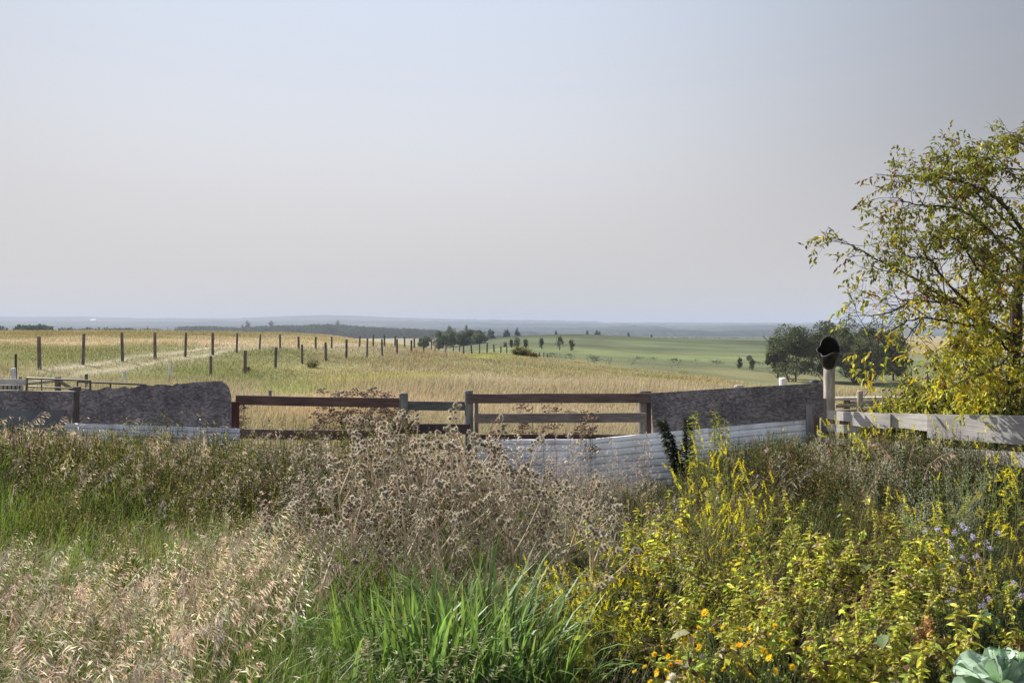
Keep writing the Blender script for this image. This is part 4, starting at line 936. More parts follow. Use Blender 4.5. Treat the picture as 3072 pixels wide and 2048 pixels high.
# ---- the near tree
ta = empty('maple_tree', (pt(1008, 11.3), 11.3, 0.0)); tag(ta, 'large yellowing maple reaching over the white boards, long bare branch towards the sky', 'tree')
rt = np.random.default_rng(77); g = Geo(); O = np.array(ta.location)
BARK = (.05, .042, .035); nodes = []
def pl(pts, r0, r1, sides=6, dens=1.0):
    P_ = np.array([at(*p) for p in pts]) - O
    # smooth resample
    m = len(P_); tt = np.linspace(0, m - 1, m * 4); S = np.stack([np.interp(tt, np.arange(m), P_[:, k]) for k in range(3)], 1)
    for _ in range(2): S[1:-1] = (S[:-2] + S[1:-1] * 2 + S[2:]) / 4
    S[1:-1] += rt.normal(0, .008, S[1:-1].shape)
    g.tube(S, np.linspace(r0, r1, len(S)), BARK, sides, cap=False); return S, np.linspace(r0, r1, len(S))
trunks = [pl([(1008, 512, 11.3), (1010, 440, 11.3), (1014, 360, 11.2), (1017, 300, 11.1), (1028, 235, 11.1), (1042, 185, 11.2), (1060, 150, 11.3)], .115, .03, 10),
          pl([(1010, 500, 11.4), (1030, 380, 11.5), (1060, 300, 11.7), (1085, 230, 11.9), (1100, 180, 12)], .085, .02, 8)]
LIMBS = [  # polyline, radii, share of twigs that keep their leaves
 ([(1014, 345, 11.2), (971, 307, 11.0), (952, 302, 10.9), (929.5, 288, 10.8), (908, 273.7, 10.6), (872.5, 258, 10.4), (855.4, 245, 10.2), (833, 240, 10.1)], .028, .004, .35),
 ([(1028, 235, 11.1), (1000.6, 201, 10.9), (986, 191, 10.8), (965, 181, 10.7), (940, 178.5, 10.6), (915, 178, 10.5), (880, 174, 10.4)], .028, .004, .75),
 ([(1020, 262, 11), (985, 226, 10.6), (958, 207, 10.4), (922, 205, 10.3), (904, 202.5, 10.2), (892, 195, 10.2)], .022, .003, .65),
 ([(1026, 240, 11.1), (990, 205, 11.2), (961, 180, 11.2), (951, 167, 11.2), (944, 150, 11.2), (938, 142, 11.2)], .018, .003, .7),
 ([(1016, 310, 11.1), (982, 274, 10.9), (968, 252, 10.7), (958, 241, 10.6), (944, 231, 10.5), (912, 232, 10.4)], .02, .003, .35),
 ([(1014, 345, 11.2), (952, 288, 10.5), (941, 274, 10.4), (930, 258, 10.3), (915, 256.6, 10.2), (894, 255, 10.1)], .018, .003, .3),
 ([(1015, 335, 11.1), (970, 318, 10.8), (952, 302, 10.6), (912.7, 300, 10.4), (898.6, 308.7, 10.2), (881, 315, 10.1), (849, 315, 10)], .018, .003, .22),
 ([(1012, 352, 11.2), (986, 328, 10.9), (958, 323, 10.6), (942, 320.7, 10.5), (923.6, 316, 10.4), (903, 323, 10.2), (883, 336, 10.1), (862.7, 349, 10)], .022, .004, .3),
 ([(923.6, 316, 10.4), (905, 340, 10.2), (893, 356, 10.1), (880, 368, 10)], .009, .003, .25),
 ([(1058, 160, 11.2), (1030, 142, 11.1), (1014, 137, 11), (1006, 128.5, 11)], .014, .003, .9),
 ([(1040, 190, 11.2), (1010, 175, 11.1), (994, 153, 11), (985, 148, 11)], .014, .003, .85),
 ([(1044, 175, 11.2), (1022, 168, 11.0), (1004, 168, 10.9), (990, 170, 10.8), (972, 157, 10.8)], .014, .003, .85),
 ([(1026, 245, 11.1), (1005, 236, 10.8), (985, 235, 10.6), (965, 228, 10.5)], .014, .003, .8),
 ([(1018, 290, 11.1), (1000, 275, 10.8), (985, 262, 10.6), (975, 240, 10.4)], .014, .003, .8),
 ([(1015, 330, 11.1), (990, 345, 10.7), (965, 350, 10.4), (940, 358, 10.2)], .016, .003, .9),
 ([(1014, 350, 11.2), (1000, 365, 10.7), (975, 375, 10.3), (955, 385, 10.1)], .016, .003, .9),
 ([(1016, 310, 11.1), (995, 305, 10.6), (980, 315, 10.3), (965, 335, 10.1)], .014, .003, .9),
 ([(1017, 300, 11.1), (1035, 285, 10.5), (1050, 290, 10.2)], .014, .003, .9), ([(1020, 270, 11.1), (1050, 240, 10.8), (1080, 225, 10.5)], .02, .004, .9),
 ([(1014, 360, 11.2), (1040, 350, 10.6), (1075, 345, 10.3)], .018, .004, .9), ([(1060, 170, 11.2), (1080, 150, 11.2), (1095, 140, 11.2)], .016, .003, .9),
 ([(1016, 320, 11.1), (1010, 300, 11.8), (990, 270, 12.3), (965, 240, 12.6)], .016, .003, .8), ([(1016, 330, 11.1), (1000, 330, 11.9), (975, 320, 12.4), (950, 310, 12.6)], .016, .003, .8)]
LP, LD, LC = [], [], []
def proj(p):
    q = p + O; return CX + F * q[0] / q[1], HY + (CAMZ - q[2]) * F / q[1]
def inside(p, slack=0):       # the crown's own outline: thin towards its open side
    px, py = proj(p); return py > np.interp(px, [826, 846, 880, 900, 940, 985, 1000, 1024, 1090], [234, 236, 166, 158, 138, 146, 124, 118, 120]) - slack and not (px < 842 and py > 262)
def compound(p, d, py):
    """hanging compound leaf of three to five leaflets"""
    px_, py_ = proj(p)
    if not inside(p): return
    if rt.random() > np.interp(px_, [830, 880, 920, 960, 1000], [.45, .48, .52, .7, .85]) or (px_ < 905 and py_ > 325 and rt.random() < .55): return
    yf = np.clip((py - 250) / 150, 0.03, .5); k = rt.integers(4, 8)
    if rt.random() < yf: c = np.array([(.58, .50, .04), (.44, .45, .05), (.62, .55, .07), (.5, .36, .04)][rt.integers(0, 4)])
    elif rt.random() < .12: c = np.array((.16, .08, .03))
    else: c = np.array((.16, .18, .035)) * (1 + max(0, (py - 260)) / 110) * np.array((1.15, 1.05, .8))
    d = unit(d + np.array([0, 0, -.35]) + rt.normal(0, .45, 3)); base = p + d * .03
    for j in range(k):
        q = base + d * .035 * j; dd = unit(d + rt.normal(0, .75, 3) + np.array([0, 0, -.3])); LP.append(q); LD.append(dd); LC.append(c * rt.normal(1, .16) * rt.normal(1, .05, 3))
def twigs(S, rr, leafy, n, L0=.45):
    for _ in range(n):
        i = rt.integers(1, len(S) - 1) if rt.random() < .8 else len(S) - 1
        p = S[i]; d0 = unit(S[i] - S[i - 1]); d = unit(d0 * .8 + rt.normal(0, .6, 3)); L = L0 * rt.uniform(.4, 1.2); m = 5; pts = [p]
        for j in range(m): d = unit(d + rt.normal(0, .15, 3) + np.array([0, 0, .03 - .02 * j])); pts.append(pts[-1] + d * L / m)
        if not inside(pts[-1], 6): continue
        pts = np.array(pts); g.tube(pts, np.linspace(min(rr[i] * .6, .006), .0018, m + 1), BARK, 4, cap=False)
        lf = rt.random() < leafy
        for j in range(1, m + 1):
            if rt.random() < .45:
                d2 = unit(d + rt.normal(0, .7, 3)); e = pts[j] + d2 * rt.uniform(.06, .2); g.tube([pts[j], (pts[j] + e) / 2 + rt.normal(0, .006, 3), e], [.0028, .002, .0014], BARK, 3, cap=False)
                if lf or rt.random() < .12: compound(e, d2, HY + (CAMZ - (e[2] + O[2])) * F / (e[1] + O[1]))
            if lf and rt.random() < .85: compound(pts[j], d, HY + (CAMZ - (pts[j][2] + O[2])) * F / (pts[j][1] + O[1]))
        if rt.random() < .5 + leafy / 2: compound(pts[-1], d, HY + (CAMZ - (pts[-1][2] + O[2])) * F / (pts[-1][1] + O[1]))
for (pts, r0, r1, lf) in LIMBS:
    S, rr = pl(pts, r0, r1, 6); L = np.linalg.norm(np.diff(S, axis=0), axis=1).sum(); twigs(S, rr, lf, int(L * 10.5))
    for _ in range(int(L * 2.0)):      # secondary branches
        i = rt.integers(len(S) // 5, len(S) - 2); d = unit(unit(S[i] - S[i - 1]) * .6 + rt.normal(0, .6, 3)); q = [S[i]]
        for j in range(6): d = unit(d + rt.normal(0, .14, 3)); q.append(q[-1] + d * rt.uniform(.08, .16))
        if not inside(q[-1], 6): continue
        q = np.array(q); r2 = np.linspace(max(rr[i] * .55, .004), .003, 7); g.tube(q, r2, BARK, 5, cap=False); twigs(q, r2, lf, 5, .32)
for S, rr in trunks: twigs(S[len(S) // 2:], rr[len(S) // 2:], .9, 40, .6)
g.build('trunk', M_stalk, ta)
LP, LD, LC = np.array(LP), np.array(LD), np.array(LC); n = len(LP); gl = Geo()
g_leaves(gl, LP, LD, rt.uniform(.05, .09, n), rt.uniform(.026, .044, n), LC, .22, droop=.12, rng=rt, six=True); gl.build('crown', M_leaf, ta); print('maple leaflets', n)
# leafy shrubs under it
for i, (px, Y, w, h, lab, yc) in enumerate([(912, 12.6, 1.1, 1.75, 'olive leafy shrub behind the lumber stack', .25), (950, 11.9, 1.5, 1.95, 'dense yellow-green shrub under the maple, middle of three', .35), (992, 11.2, 1.7, 2.25, 'dense dark and yellow shrub at the maple trunk', .3), (1060, 11.5, 2.2, 2.4, 'tall shrub beyond the maple trunk', .3), (895, 14.2, 1.4, 1.0, 'low green shrub at the far end of the lumber stack', .1)]):
    bush('shrub', pt(px, Y), Y, w, h, 200 + i, lab, 6500, (.17, .19, .04), .085, 'shrub', cols=[((.52, .48, .07), yc), ((.2, .13, .05), .06), ((.05, .06, .015), .2)], leafw=.33)
# ---------------------------------------------------------------- pasture grass (countless): clumps of blades over the near pasture
rg = np.random.default_rng(31)
def field_grass(n, Y0, Y1, pxr, hmin, hmax, wk, seed, lab):
    r = np.random.default_rng(seed); Y = np.exp(r.uniform(math.log(Y0), math.log(Y1), n)); px = r.uniform(*pxr, n); x = pt(px, Y)
    C = fieldcol(x, Y); z = ground(x, Y); lum = C.sum(1); green = (C[:, 1] / C[:, 0])
    tr = TRACK(x, Y); keep = r.uniform(0, 1, n) > tr * .9; x, Y, z, C, green = x[keep], Y[keep], z[keep], C[keep], green[keep]; n = len(x)
    h = r.uniform(hmin, hmax, n) * np.clip(1.7 - green, .28, 1.0) * (1 + .5 * np.sin(x * .5 + Y * .3) * np.sin(Y * .21 - x * .2))
    az = r.normal(-.1, 1.0, n); P = np.stack([x, Y, z - .02], 1)
    c2 = C * r.normal(1.15, .2, (n, 1)) * r.normal(1, .06, (n, 3)); g = Geo()
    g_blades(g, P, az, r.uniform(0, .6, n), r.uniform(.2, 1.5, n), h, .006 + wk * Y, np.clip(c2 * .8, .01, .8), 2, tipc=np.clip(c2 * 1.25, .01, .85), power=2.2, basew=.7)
    tag(g.build('grass', M_fieldgrass), lab, 'grass', kind='stuff')
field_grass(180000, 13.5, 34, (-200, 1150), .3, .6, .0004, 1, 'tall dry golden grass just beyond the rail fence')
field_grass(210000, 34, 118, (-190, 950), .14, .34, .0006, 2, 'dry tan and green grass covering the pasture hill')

# ---------------------------------------------------------------- garden and verge in front of the fence
# zone by bearing column and by the picture row where the plant's tip shows (t); depth follows from t
def Yof(t, h): return F * (CAMZ - h) / (t - HY)
def ztop_limit(px):   # row above which plant tips may not rise, by bearing
    return np.interp(px, [-60, 0, 60, 120, 160, 235, 270, 305, 400, 475, 500, 560, 600, 648, 672, 700, 780, 815, 850, 905, 1024, 1100], [416, 418, 422, 423, 428, 428, 425, 421, 424, 432, 449, 458, 462, 467, 470, 446, 432, 442, 442, 440, 432, 430])
def cap_h(px, Y, h, z=0, slack=0):
    zmax = CAMZ - (ztop_limit(px) + slack - HY) * Y / F
    return np.minimum(h, np.maximum(zmax, .12))
def blob(px, t, a, b, rx, ry): return np.exp(-((px - a) / rx) ** 2 - ((t - b) / ry) ** 2)

# --- prototypes -------------------------------------------------
def proto_brome(seed, col, h=1.0, nsp=30, spL=.042, droop=1.0, spW=.0085):
    r = np.random.default_rng(seed); g = Geo(); s = np.linspace(0, 1, 9); lean = .16 * s ** 2 + .55 * droop * np.clip(s - .72, 0, 1) ** 1.3 * 2
    pts = np.stack([lean * h * .8, .03 * np.sin(s * 4 + seed) * h, h * s * (1 - .10 * s ** 3 * droop)], 1); g.tube(pts, np.linspace(.0022, .0011, 9), np.array(col) * .85, 3, cap=False)
    base = r.uniform(.64, 1, nsp); B = np.stack([np.interp(base, s, pts[:, k]) for k in range(3)], 1)
    d = r.normal(0, .5, (nsp, 3)) + np.array([1.1, 0, .25 - .5 * droop]); d = unit(d); Lb = r.uniform(.02, .10, nsp) * (1.15 - base) * 2.0; E = B + d * Lb[:, None] + np.array([0, 0, -.25]) * (Lb ** 1.0)[:, None] * droop
    g_sticks(g, B, E, .0007, .0005, np.array(col) * .9)
    dv = unit(d + np.array([.3, 0, -.9 * droop])); C = vary(r, col, nsp, .16, .05); g_leaves(g, E, dv, spL * r.uniform(.7, 1.3, nsp), spW * r.uniform(.8, 1.2, nsp), C, .35, rng=r)
    nb = 3; g_blades(g, np.array([pts[i] for i in r.integers(1, 5, nb)]), r.uniform(0, 6.28, nb), r.uniform(.3, .7, nb), r.uniform(.8, 1.8, nb), r.uniform(.16, .3, nb), np.full(nb, .005), vary(r, (.2, .19, .08), nb), 3)
    return g
STRAW, PINK, PALE, GREYP = (.62, .53, .38), (.62, .50, .40), (.80, .73, .60), (.45, .4, .34)
rq0 = np.random.default_rng(55)
BR = [proto_brome(1, PINK), proto_brome(2, STRAW, nsp=30), proto_brome(3, PALE, nsp=20, spL=.046), proto_brome(4, PINK, nsp=34, droop=1.3), proto_brome(5, STRAW, nsp=28, droop=.6)]
def proto_oat(seed, col):
    r = np.random.default_rng(seed); g = Geo(); h = 1.0; s = np.linspace(0, 1, 8); pts = np.stack([.3 * s ** 3, .03 * np.sin(s * 3), s * .97], 1); g.tube(pts, np.linspace(.0025, .0012, 8), (.35, .33, .18), 3, cap=False)
    n = 24; base = np.sort(r.uniform(.62, 1, n)); B = np.stack([np.interp(base, s, pts[:, k]) for k in range(3)], 1); a = r.choice([0.4, -.4, 2.7, -2.7], n) + r.normal(0, .25, n)
    d = np.stack([np.cos(a), np.sin(a), np.full(n, .25)], 1); C = vary(r, col, n, .12); g_leaves(g, B, d, .055 * r.uniform(.7, 1.2, n), .008, C, .3, rng=r); return g
OAT = [proto_oat(1, (.50, .47, .30)), proto_oat(2, (.55, .50, .36))]
def proto_fluff(seed, col, n=90):
    """dried bushy seed stalk: stiff side branches bristling with tiny husks"""
    r = np.random.default_rng(seed); g = Geo(); h = 1.0; pts = np.array([(0, 0, 0), (.02, .01, .4), (.03, -.01, .75), (.06, 0, 1.0)]); g.tube(pts, [.004, .003, .002, .001], np.array(col) * .6, 4, cap=False)
    nb = 26; q = r.uniform(.25, .98, nb); B = np.stack([np.interp(q, [0, .4, .75, 1], pts[:, k]) for k in range(3)], 1); a = r.uniform(0, 6.28, nb); L = .30 * (1.15 - q) * r.uniform(.6, 1.2, nb)
    d = unit(np.stack([np.cos(a), np.sin(a), r.uniform(.6, 1.6, nb)], 1)); E = B + d * L[:, None]; g_sticks(g, B, E, .0013, .0006, np.array(col) * .75)
    k = r.integers(0, nb, n); u = r.uniform(.25, 1, n); P = B[k] + (E - B)[k] * u[:, None]; g_leaves(g, P, d[k] + r.normal(0, .6, (n, 3)), .024 * r.uniform(.6, 1.4, n), .008, vary(r, col, n, .2, .05), .3, rng=r); return g
FL = [proto_fluff(1, (.66, .60, .50), 120), proto_fluff(2, (.72, .60, .50), 110), proto_fluff(3, (.58, .55, .46), 130)]
FLR = [proto_fluff(5, (.34, .21, .13), 110), proto_fluff(6, (.42, .30, .18), 100)]
def proto_weed(seed, col, n=60, L=.045, W=.013, h=1.0, spread=.22, top=(.2, .18, .07)):
    r = np.random.default_rng(seed); g = Geo(); nb = 7; a = r.uniform(0, 6.28, nb); E = np.stack([spread * np.cos(a) * r.uniform(.2, 1, nb), spread * np.sin(a) * r.uniform(.2, 1, nb), h * r.uniform(.55, 1, nb)], 1)
    B = E * np.array([.15, .15, .05]); g_sticks(g, B, E, .003, .0012, np.array(col) * .8); k = r.integers(0, nb, n); u = r.uniform(.15, 1, n); P = B[k] + (E - B)[k] * u[:, None]
    C = vary(r, col, n, .25, .08); C = C * (1 - u[:, None] ** 3 * .5) + np.array(top) * (u[:, None] ** 3) * .5; g_leaves(g, P, r.normal(0, 1, (n, 3)) + np.array([0, 0, .45]), L * r.uniform(.6, 1.3, n), W * r.uniform(.7, 1.3, n), C, .2, rng=r, droop=.1); return g
OLIVE, GREEN, DARKG, GGREY = (.15, .155, .045), (.09, .17, .035), (.045, .075, .022), (.20, .235, .175)
WE = [proto_weed(1, OLIVE, 90), proto_weed(2, (.22, .19, .08), 90), proto_weed(3, (.12, .15, .04), 100, .035, .010), proto_weed(4, (.25, .2, .1), 80, .03, .008)]
WG = [proto_weed(5, DARKG, 110, .04, .018), proto_weed(6, (.05, .085, .022), 110, .05, .02), proto_weed(7, (.065, .09, .03), 130, .028, .014)]
WL = [proto_weed(8, (.06, .11, .045), 170, .026, .009), proto_weed(9, (.09, .12, .06), 180, .022, .010), proto_weed(10, (.10, .13, .05), 150, .03, .012)]
def pick(n, fn, seed, hr, trange=(405, 760), pxr=(-70, 1100), grow=1.0, shr=1.0, lowc=.15):
    """draw plants where fn(px, t) says they grow; returns ground position and height"""
    r = np.random.default_rng(seed); out = []; got = 0
    while got < n:
        m = n * 3; Y = np.sqrt(r.uniform(2.9 ** 2, 11.45 ** 2, m)); x = r.uniform(-.76, .76, m) * Y; px = CX + F * x / Y; h = r.uniform(hr[0], hr[1], m)
        t = HY + F * (CAMZ - h) / Y; cl = .55 + .75 * np.sin(x * 3.1 + 2 * np.sin(Y * 1.3 + seed)) * np.sin(Y * 3.7 + 1.5 * np.sin(x * 2.2 + seed)); ok = (r.uniform(0, 1, m) < fn(px, t) * np.clip(cl, lowc, 1.2)) & (px > pxr[0]) & (px < pxr[1])
        ok &= ~((px > 470) & (Y > 11.2)); ok &= ~((px > 812) & (Y > 11.9 - (px - 821) * .0125))
        o = np.stack([x[ok], Y[ok], h[ok], px[ok], t[ok]], 1); out.append(o); got += len(o)
        if len(out) > 60: break
    o = np.concatenate(out)[:n]; hc = cap_h(o[:, 3], o[:, 1], np.full(len(o), 9.0)); k = np.clip((o[:, 1] - 8.5) / 1.5, 0, 1) * grow
    o[:, 2] = np.minimum(o[:, 2] * (1 - k) + k * hc * r.uniform(.62, 1, len(o)), hc)
    o[:, 2] *= 1 + .16 * np.sin(o[:, 0] * 2.3 + 1.3 * np.sin(o[:, 1] * 1.7)) * np.sin(o[:, 1] * 2.9 + o[:, 0]) * (o[:, 1] < 9); o[:, 2] *= np.clip(1 - .38 * shr * np.exp(-((o[:, 3] - 450) / 150) ** 2 - ((o[:, 4] - 500) / 75) ** 2), .3, 1); return o
def put(name, mat, protos, o, seed, lab, tint=(.8, 1.2), lean=.12, leanaz=None, wscale=None, kind='stuff', cat='grass', wind=False):
    r = np.random.default_rng(seed + 900); n = len(o); P = np.stack([o[:, 0], o[:, 1], ground(o[:, 0], o[:, 1])], 1)
    rz = r.normal(.1, 1.3, n) if wind else r.uniform(0, 6.28, n)
    pt_ = (1 + .22 * np.sin(o[:, 0] * 1.7 + 1.5 * np.sin(o[:, 1] * 2.1 + seed)) * np.sin(o[:, 1] * 2.3 + np.sin(o[:, 0] * 1.9)))[:, None]
    g = scatter(protos, P, rz, o[:, 2], tint=r.uniform(*tint, (n, 1)) * r.normal(1, .06, (n, 3)) * pt_, lean=np.abs(r.normal(0, lean, n)), leanaz=(r.normal(0.2, .9, n) if wind else r.uniform(0, 6.28, n)), rng=r)
    print(name, lab[:30], n, len(g.T) and sum(len(t) for t in g.T)); tag(g.build(name, mat), lab, cat, kind=kind)

# dark leafy undergrowth everywhere, thick enough to hide the soil
f_all = lambda px, t: np.full(len(px), .9)
put('undergrowth', M_leaf, WG, pick(2600, lambda px, t: np.clip(.35 + .6 * (px > 520) + .3 * (t > 590), 0, 1), 1, (.25, .5)), 1, 'dark green leafy undergrowth beneath the taller weeds', cat='undergrowth', tint=(.3, .85))
# olive and brown weeds of the back left
f_ol = lambda px, t: np.clip(1.1 * blob(px, t, 130, 478, 260, 30) + .8 * blob(px, t, 290, 450, 90, 30) + .35 * blob(px, t, 180, 440, 240, 14) + .25 * (px < 560) * (t < 600) + .9 * blob(px, t, 800, 468, 120, 30) + .35 * (px > 700) * (t < 560), 0, 1)
put('weeds', M_leaf, WE, pick(4600, f_ol, 2, (.45, .85)), 2, 'olive brown weeds in a broad belt before the grey panels', cat='weeds', tint=(.6, 1.35))
# short bright green grass band
f_gr = lambda px, t: np.clip(1.0 * blob(px, t, 60, 510, 130, 16) + .9 * blob(px, t, 20, 545, 60, 20) + .9 * blob(px, t, 250, 620, 90, 60) + .7 * blob(px, t, 230, 580, 60, 22) + .6 * blob(px, t, 60, 690, 130, 50) + .5 * (px < 300) * (t > 535) + .18 * (px < 560) * (t > 520) + .07 * (px < 560) + .15 * blob(px, t, 800, 500, 150, 60), 0, 1)
o = pick(30000, f_gr, 3, (.35, .75)); r = np.random.default_rng(5); n = len(o)
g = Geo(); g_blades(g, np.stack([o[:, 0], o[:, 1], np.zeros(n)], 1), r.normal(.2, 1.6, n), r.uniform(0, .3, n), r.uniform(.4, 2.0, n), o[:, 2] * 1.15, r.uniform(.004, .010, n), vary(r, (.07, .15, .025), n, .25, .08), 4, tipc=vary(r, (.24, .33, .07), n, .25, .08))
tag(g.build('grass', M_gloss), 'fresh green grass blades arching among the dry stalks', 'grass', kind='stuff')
# dry blades in the straw
f_dry = lambda px, t: np.clip(.7 * (px < 300) * (t > 520) + .7 * blob(px, t, 210, 530, 120, 40) + .5 * blob(px, t, 470, 500, 150, 50) + .12, 0, 1)
o = pick(15000, f_dry, 33, (.4, .8)); n = len(o); r = np.random.default_rng(6)
g = Geo(); g_blades(g, np.stack([o[:, 0], o[:, 1], np.zeros(n)], 1), r.normal(.2, 1.4, n), r.uniform(0, .4, n), r.uniform(.2, 1.6, n), o[:, 2], r.uniform(.003, .006, n), vary(r, (.22, .19, .09), n, .25, .08), 3, tipc=vary(r, (.6, .5, .33), n, .2, .06))
tag(g.build('grass', M_dry), 'thin dry grass stems and blades, straw coloured', 'grass', kind='stuff')
# straw seed heads bending with the wind
f_br = lambda px, t: np.clip(1.0 * blob(px, t, 60, 595, 120, 60) + .9 * blob(px, t, 60, 690, 120, 60) + 1.0 * blob(px, t, 235, 530, 75, 30) + .9 * blob(px, t, 130, 560, 110, 35) + .3 * blob(px, t, 30, 436, 100, 14) + .12 * blob(px, t, 200, 440, 200, 14) + .25 * blob(px, t, 150, 640, 80, 40) - 1.0 * blob(px, t, 60, 508, 110, 14) - 1.0 * blob(px, t, 275, 635, 95, 50) - .8 * blob(px, t, 170, 478, 170, 24) - .6 * blob(px, t, 440, 490, 110, 50), 0, 1)
put('seeding_grass', M_dry, BR, pick(820, f_br, 4, (.55, 1.25), shr=0, lowc=.55), 4, 'pinkish straw seed heads of brome grass bending with the wind', wind=True, tint=(.75, 1.2), lean=.14)
f_br2 = lambda px, t: np.clip(.8 * blob(px, t, 60, 430, 130, 16) + .4 * blob(px, t, 200, 446, 160, 18) + .35 * blob(px, t, 800, 440, 140, 22) + .3 * blob(px, t, 560, 446, 60, 12), 0, 1)
put('seeding_grass', M_dry, BR, pick(900, f_br2, 41, (.8, 1.1)), 5, 'straw coloured seed heads at the foot of the grey panels', wind=True, tint=(.65, 1.1), lean=.2)
put('oat_grass', M_dry, OAT, pick(420, lambda px, t: np.clip(1.0 * blob(px, t, 350, 610, 50, 45) + .9 * blob(px, t, 480, 540, 90, 25) + .6 * blob(px, t, 395, 660, 60, 40) + .4 * blob(px, t, 560, 545, 50, 25), 0, 1), 42, (.6, .85)), 6, 'pale feathery oat-like seed heads around the broad green clump', wind=True, lean=.25)
tallg = []
for q_ in range(150):
    px_ = rq0.uniform(-40, 245); t_ = rq0.uniform(404, 428) + (px_ > 80) * 6; Y_ = rq0.uniform(10, 11.3); h_ = CAMZ - (t_ - HY) * Y_ / F; tallg.append((pt(px_, Y_), Y_, h_, px_, t_))
put('seeding_grass', M_dry, BR, np.array(tallg[:90]), 78, 'tallest straw seed heads nodding before the grey panels', wind=True, lean=.1)
tallw = []
for q_ in range(130):
    px_ = rq0.choice([rq0.normal(152, 10), rq0.normal(205, 18), rq0.normal(300, 30), rq0.normal(385, 25)]); t_ = rq0.uniform(408, 440); Y_ = rq0.uniform(10, 11.3); h_ = CAMZ - (t_ - HY) * Y_ / F; tallw.append((pt(px_, Y_), Y_, h_, px_, t_))
put('weeds', M_leaf, WE, np.array(tallw), 79, 'tall olive weeds rising before the panels and the red rail', cat='weeds', lean=.06)
tallfl = []
for q_ in range(120):
    px_, t_, Y_ = rq0.choice([rq0.uniform(482, 650), rq0.uniform(400, 480)], p=[.6, .4]), rq0.uniform(430, 465), rq0.uniform(9.6, 11.2); h_ = CAMZ - (t_ - HY) * Y_ / F; tallfl.append((pt(px_, Y_), Y_, h_, px_, t_))
put('dry_weeds', M_dry, FL, np.array(tallfl), 77, 'pale feathery stalks standing before the white ribbed sheets', cat='weeds', tint=(.8, 1.2))
# grey and rusty fluffy dry stalks
f_fl = lambda px, t: np.clip(1.1 * blob(px, t, 455, 480, 130, 45) + .8 * blob(px, t, 560, 470, 60, 40) + .4 * blob(px, t, 330, 470, 60, 40) + .25 * blob(px, t, 790, 455, 120, 25), 0, 1)
put('dry_weeds', M_dry, FL, pick(1050, f_fl, 7, (.5, .9), shr=.9), 7, 'silvery pink dried bushy stalks behind the burdock', cat='weeds', tint=(.75, 1.15))
put('dry_weeds', M_dry, FLR, pick(230, lambda px, t: np.clip(.8 * blob(px, t, 720, 490, 60, 40) + .7 * blob(px, t, 850, 470, 70, 30) + .4 * blob(px, t, 250, 440, 120, 15) + .25 * blob(px, t, 870, 560, 120, 50), 0, 1), 8, (.5, .85)), 8, 'rusty brown dried weeds between the green ones', cat='weeds', tint=(.7, 1.3))
# small-leaved green cover of the right corner
f_rt = lambda px, t: np.clip(1.0 * blob(px, t, 960, 600, 140, 60) + .9 * blob(px, t, 900, 690, 180, 50) + .5 * (px > 560) * (t > 480) + .5 * blob(px, t, 900, 500, 160, 40), 0, 1)
put('weeds', M_leaf, WL, pick(3300, f_rt, 9, (.35, .65)), 9, 'fine-leaved green weeds filling the garden bed near the cabbage', cat='weeds', tint=(.6, 1.4))

# ---------------------------------------------------------------- plants one can tell apart
def place(proto, loc, rz, s, tilt=(0, 0), label=None, group=None, cat=None):
    c = proto.copy(); COL.objects.link(c); c.location = loc; c.rotation_euler = (tilt[0], tilt[1], rz); c.scale = (s, s, s)
    if label: c['label'] = label
    if group: c['group'] = group
    for ch in proto.children:
        d = ch.copy(); COL.objects.link(d); d.parent = c
        for e in ch.children: f = e.copy(); COL.objects.link(f); f.parent = d
    return c
def spot(px, t, h):          # where a plant of height h must stand for its tip to show at row t
    Y = Yof(t, h); return (pt(px, Y), Y, gz(pt(px, Y), Y))
def spread(protos, spots, labels, group, seed, tilt=.12, srange=(.9, 1.1)):
    r = np.random.default_rng(seed); used = set()
    for i, (px, t, h) in enumerate(spots):
        p = protos[i % len(protos)]; loc = spot(px, t, h); s = h / p['h'] ; rz = r.uniform(0, 6.28); tl = (r.normal(0, tilt), r.normal(0, tilt)); lab = labels[i] if isinstance(labels, list) else labels
        if id(p) not in used and p.name not in used:
            used.add(p.name); p.location = loc; p.rotation_euler = (tl[0], tl[1], rz); p.scale = (s, s, s); p['label'] = lab; p['group'] = group
        else: place(p, loc, rz, s, tl, lab, group)
def counted(spots, labs, way):
    out = list(labs)
    for L_ in set(labs):
        idx = sorted([i for i, l_ in enumerate(labs) if l_ == L_], key=lambda i: spots[i][0])
        if len(idx) > 1:
            for k_, i in enumerate(idx): out[i] = '%s, %s %s' % (L_, ORD[k_], way)
    return out
def hide_h(protos):
    for p in protos:
        if 'h' in p: del p['h']

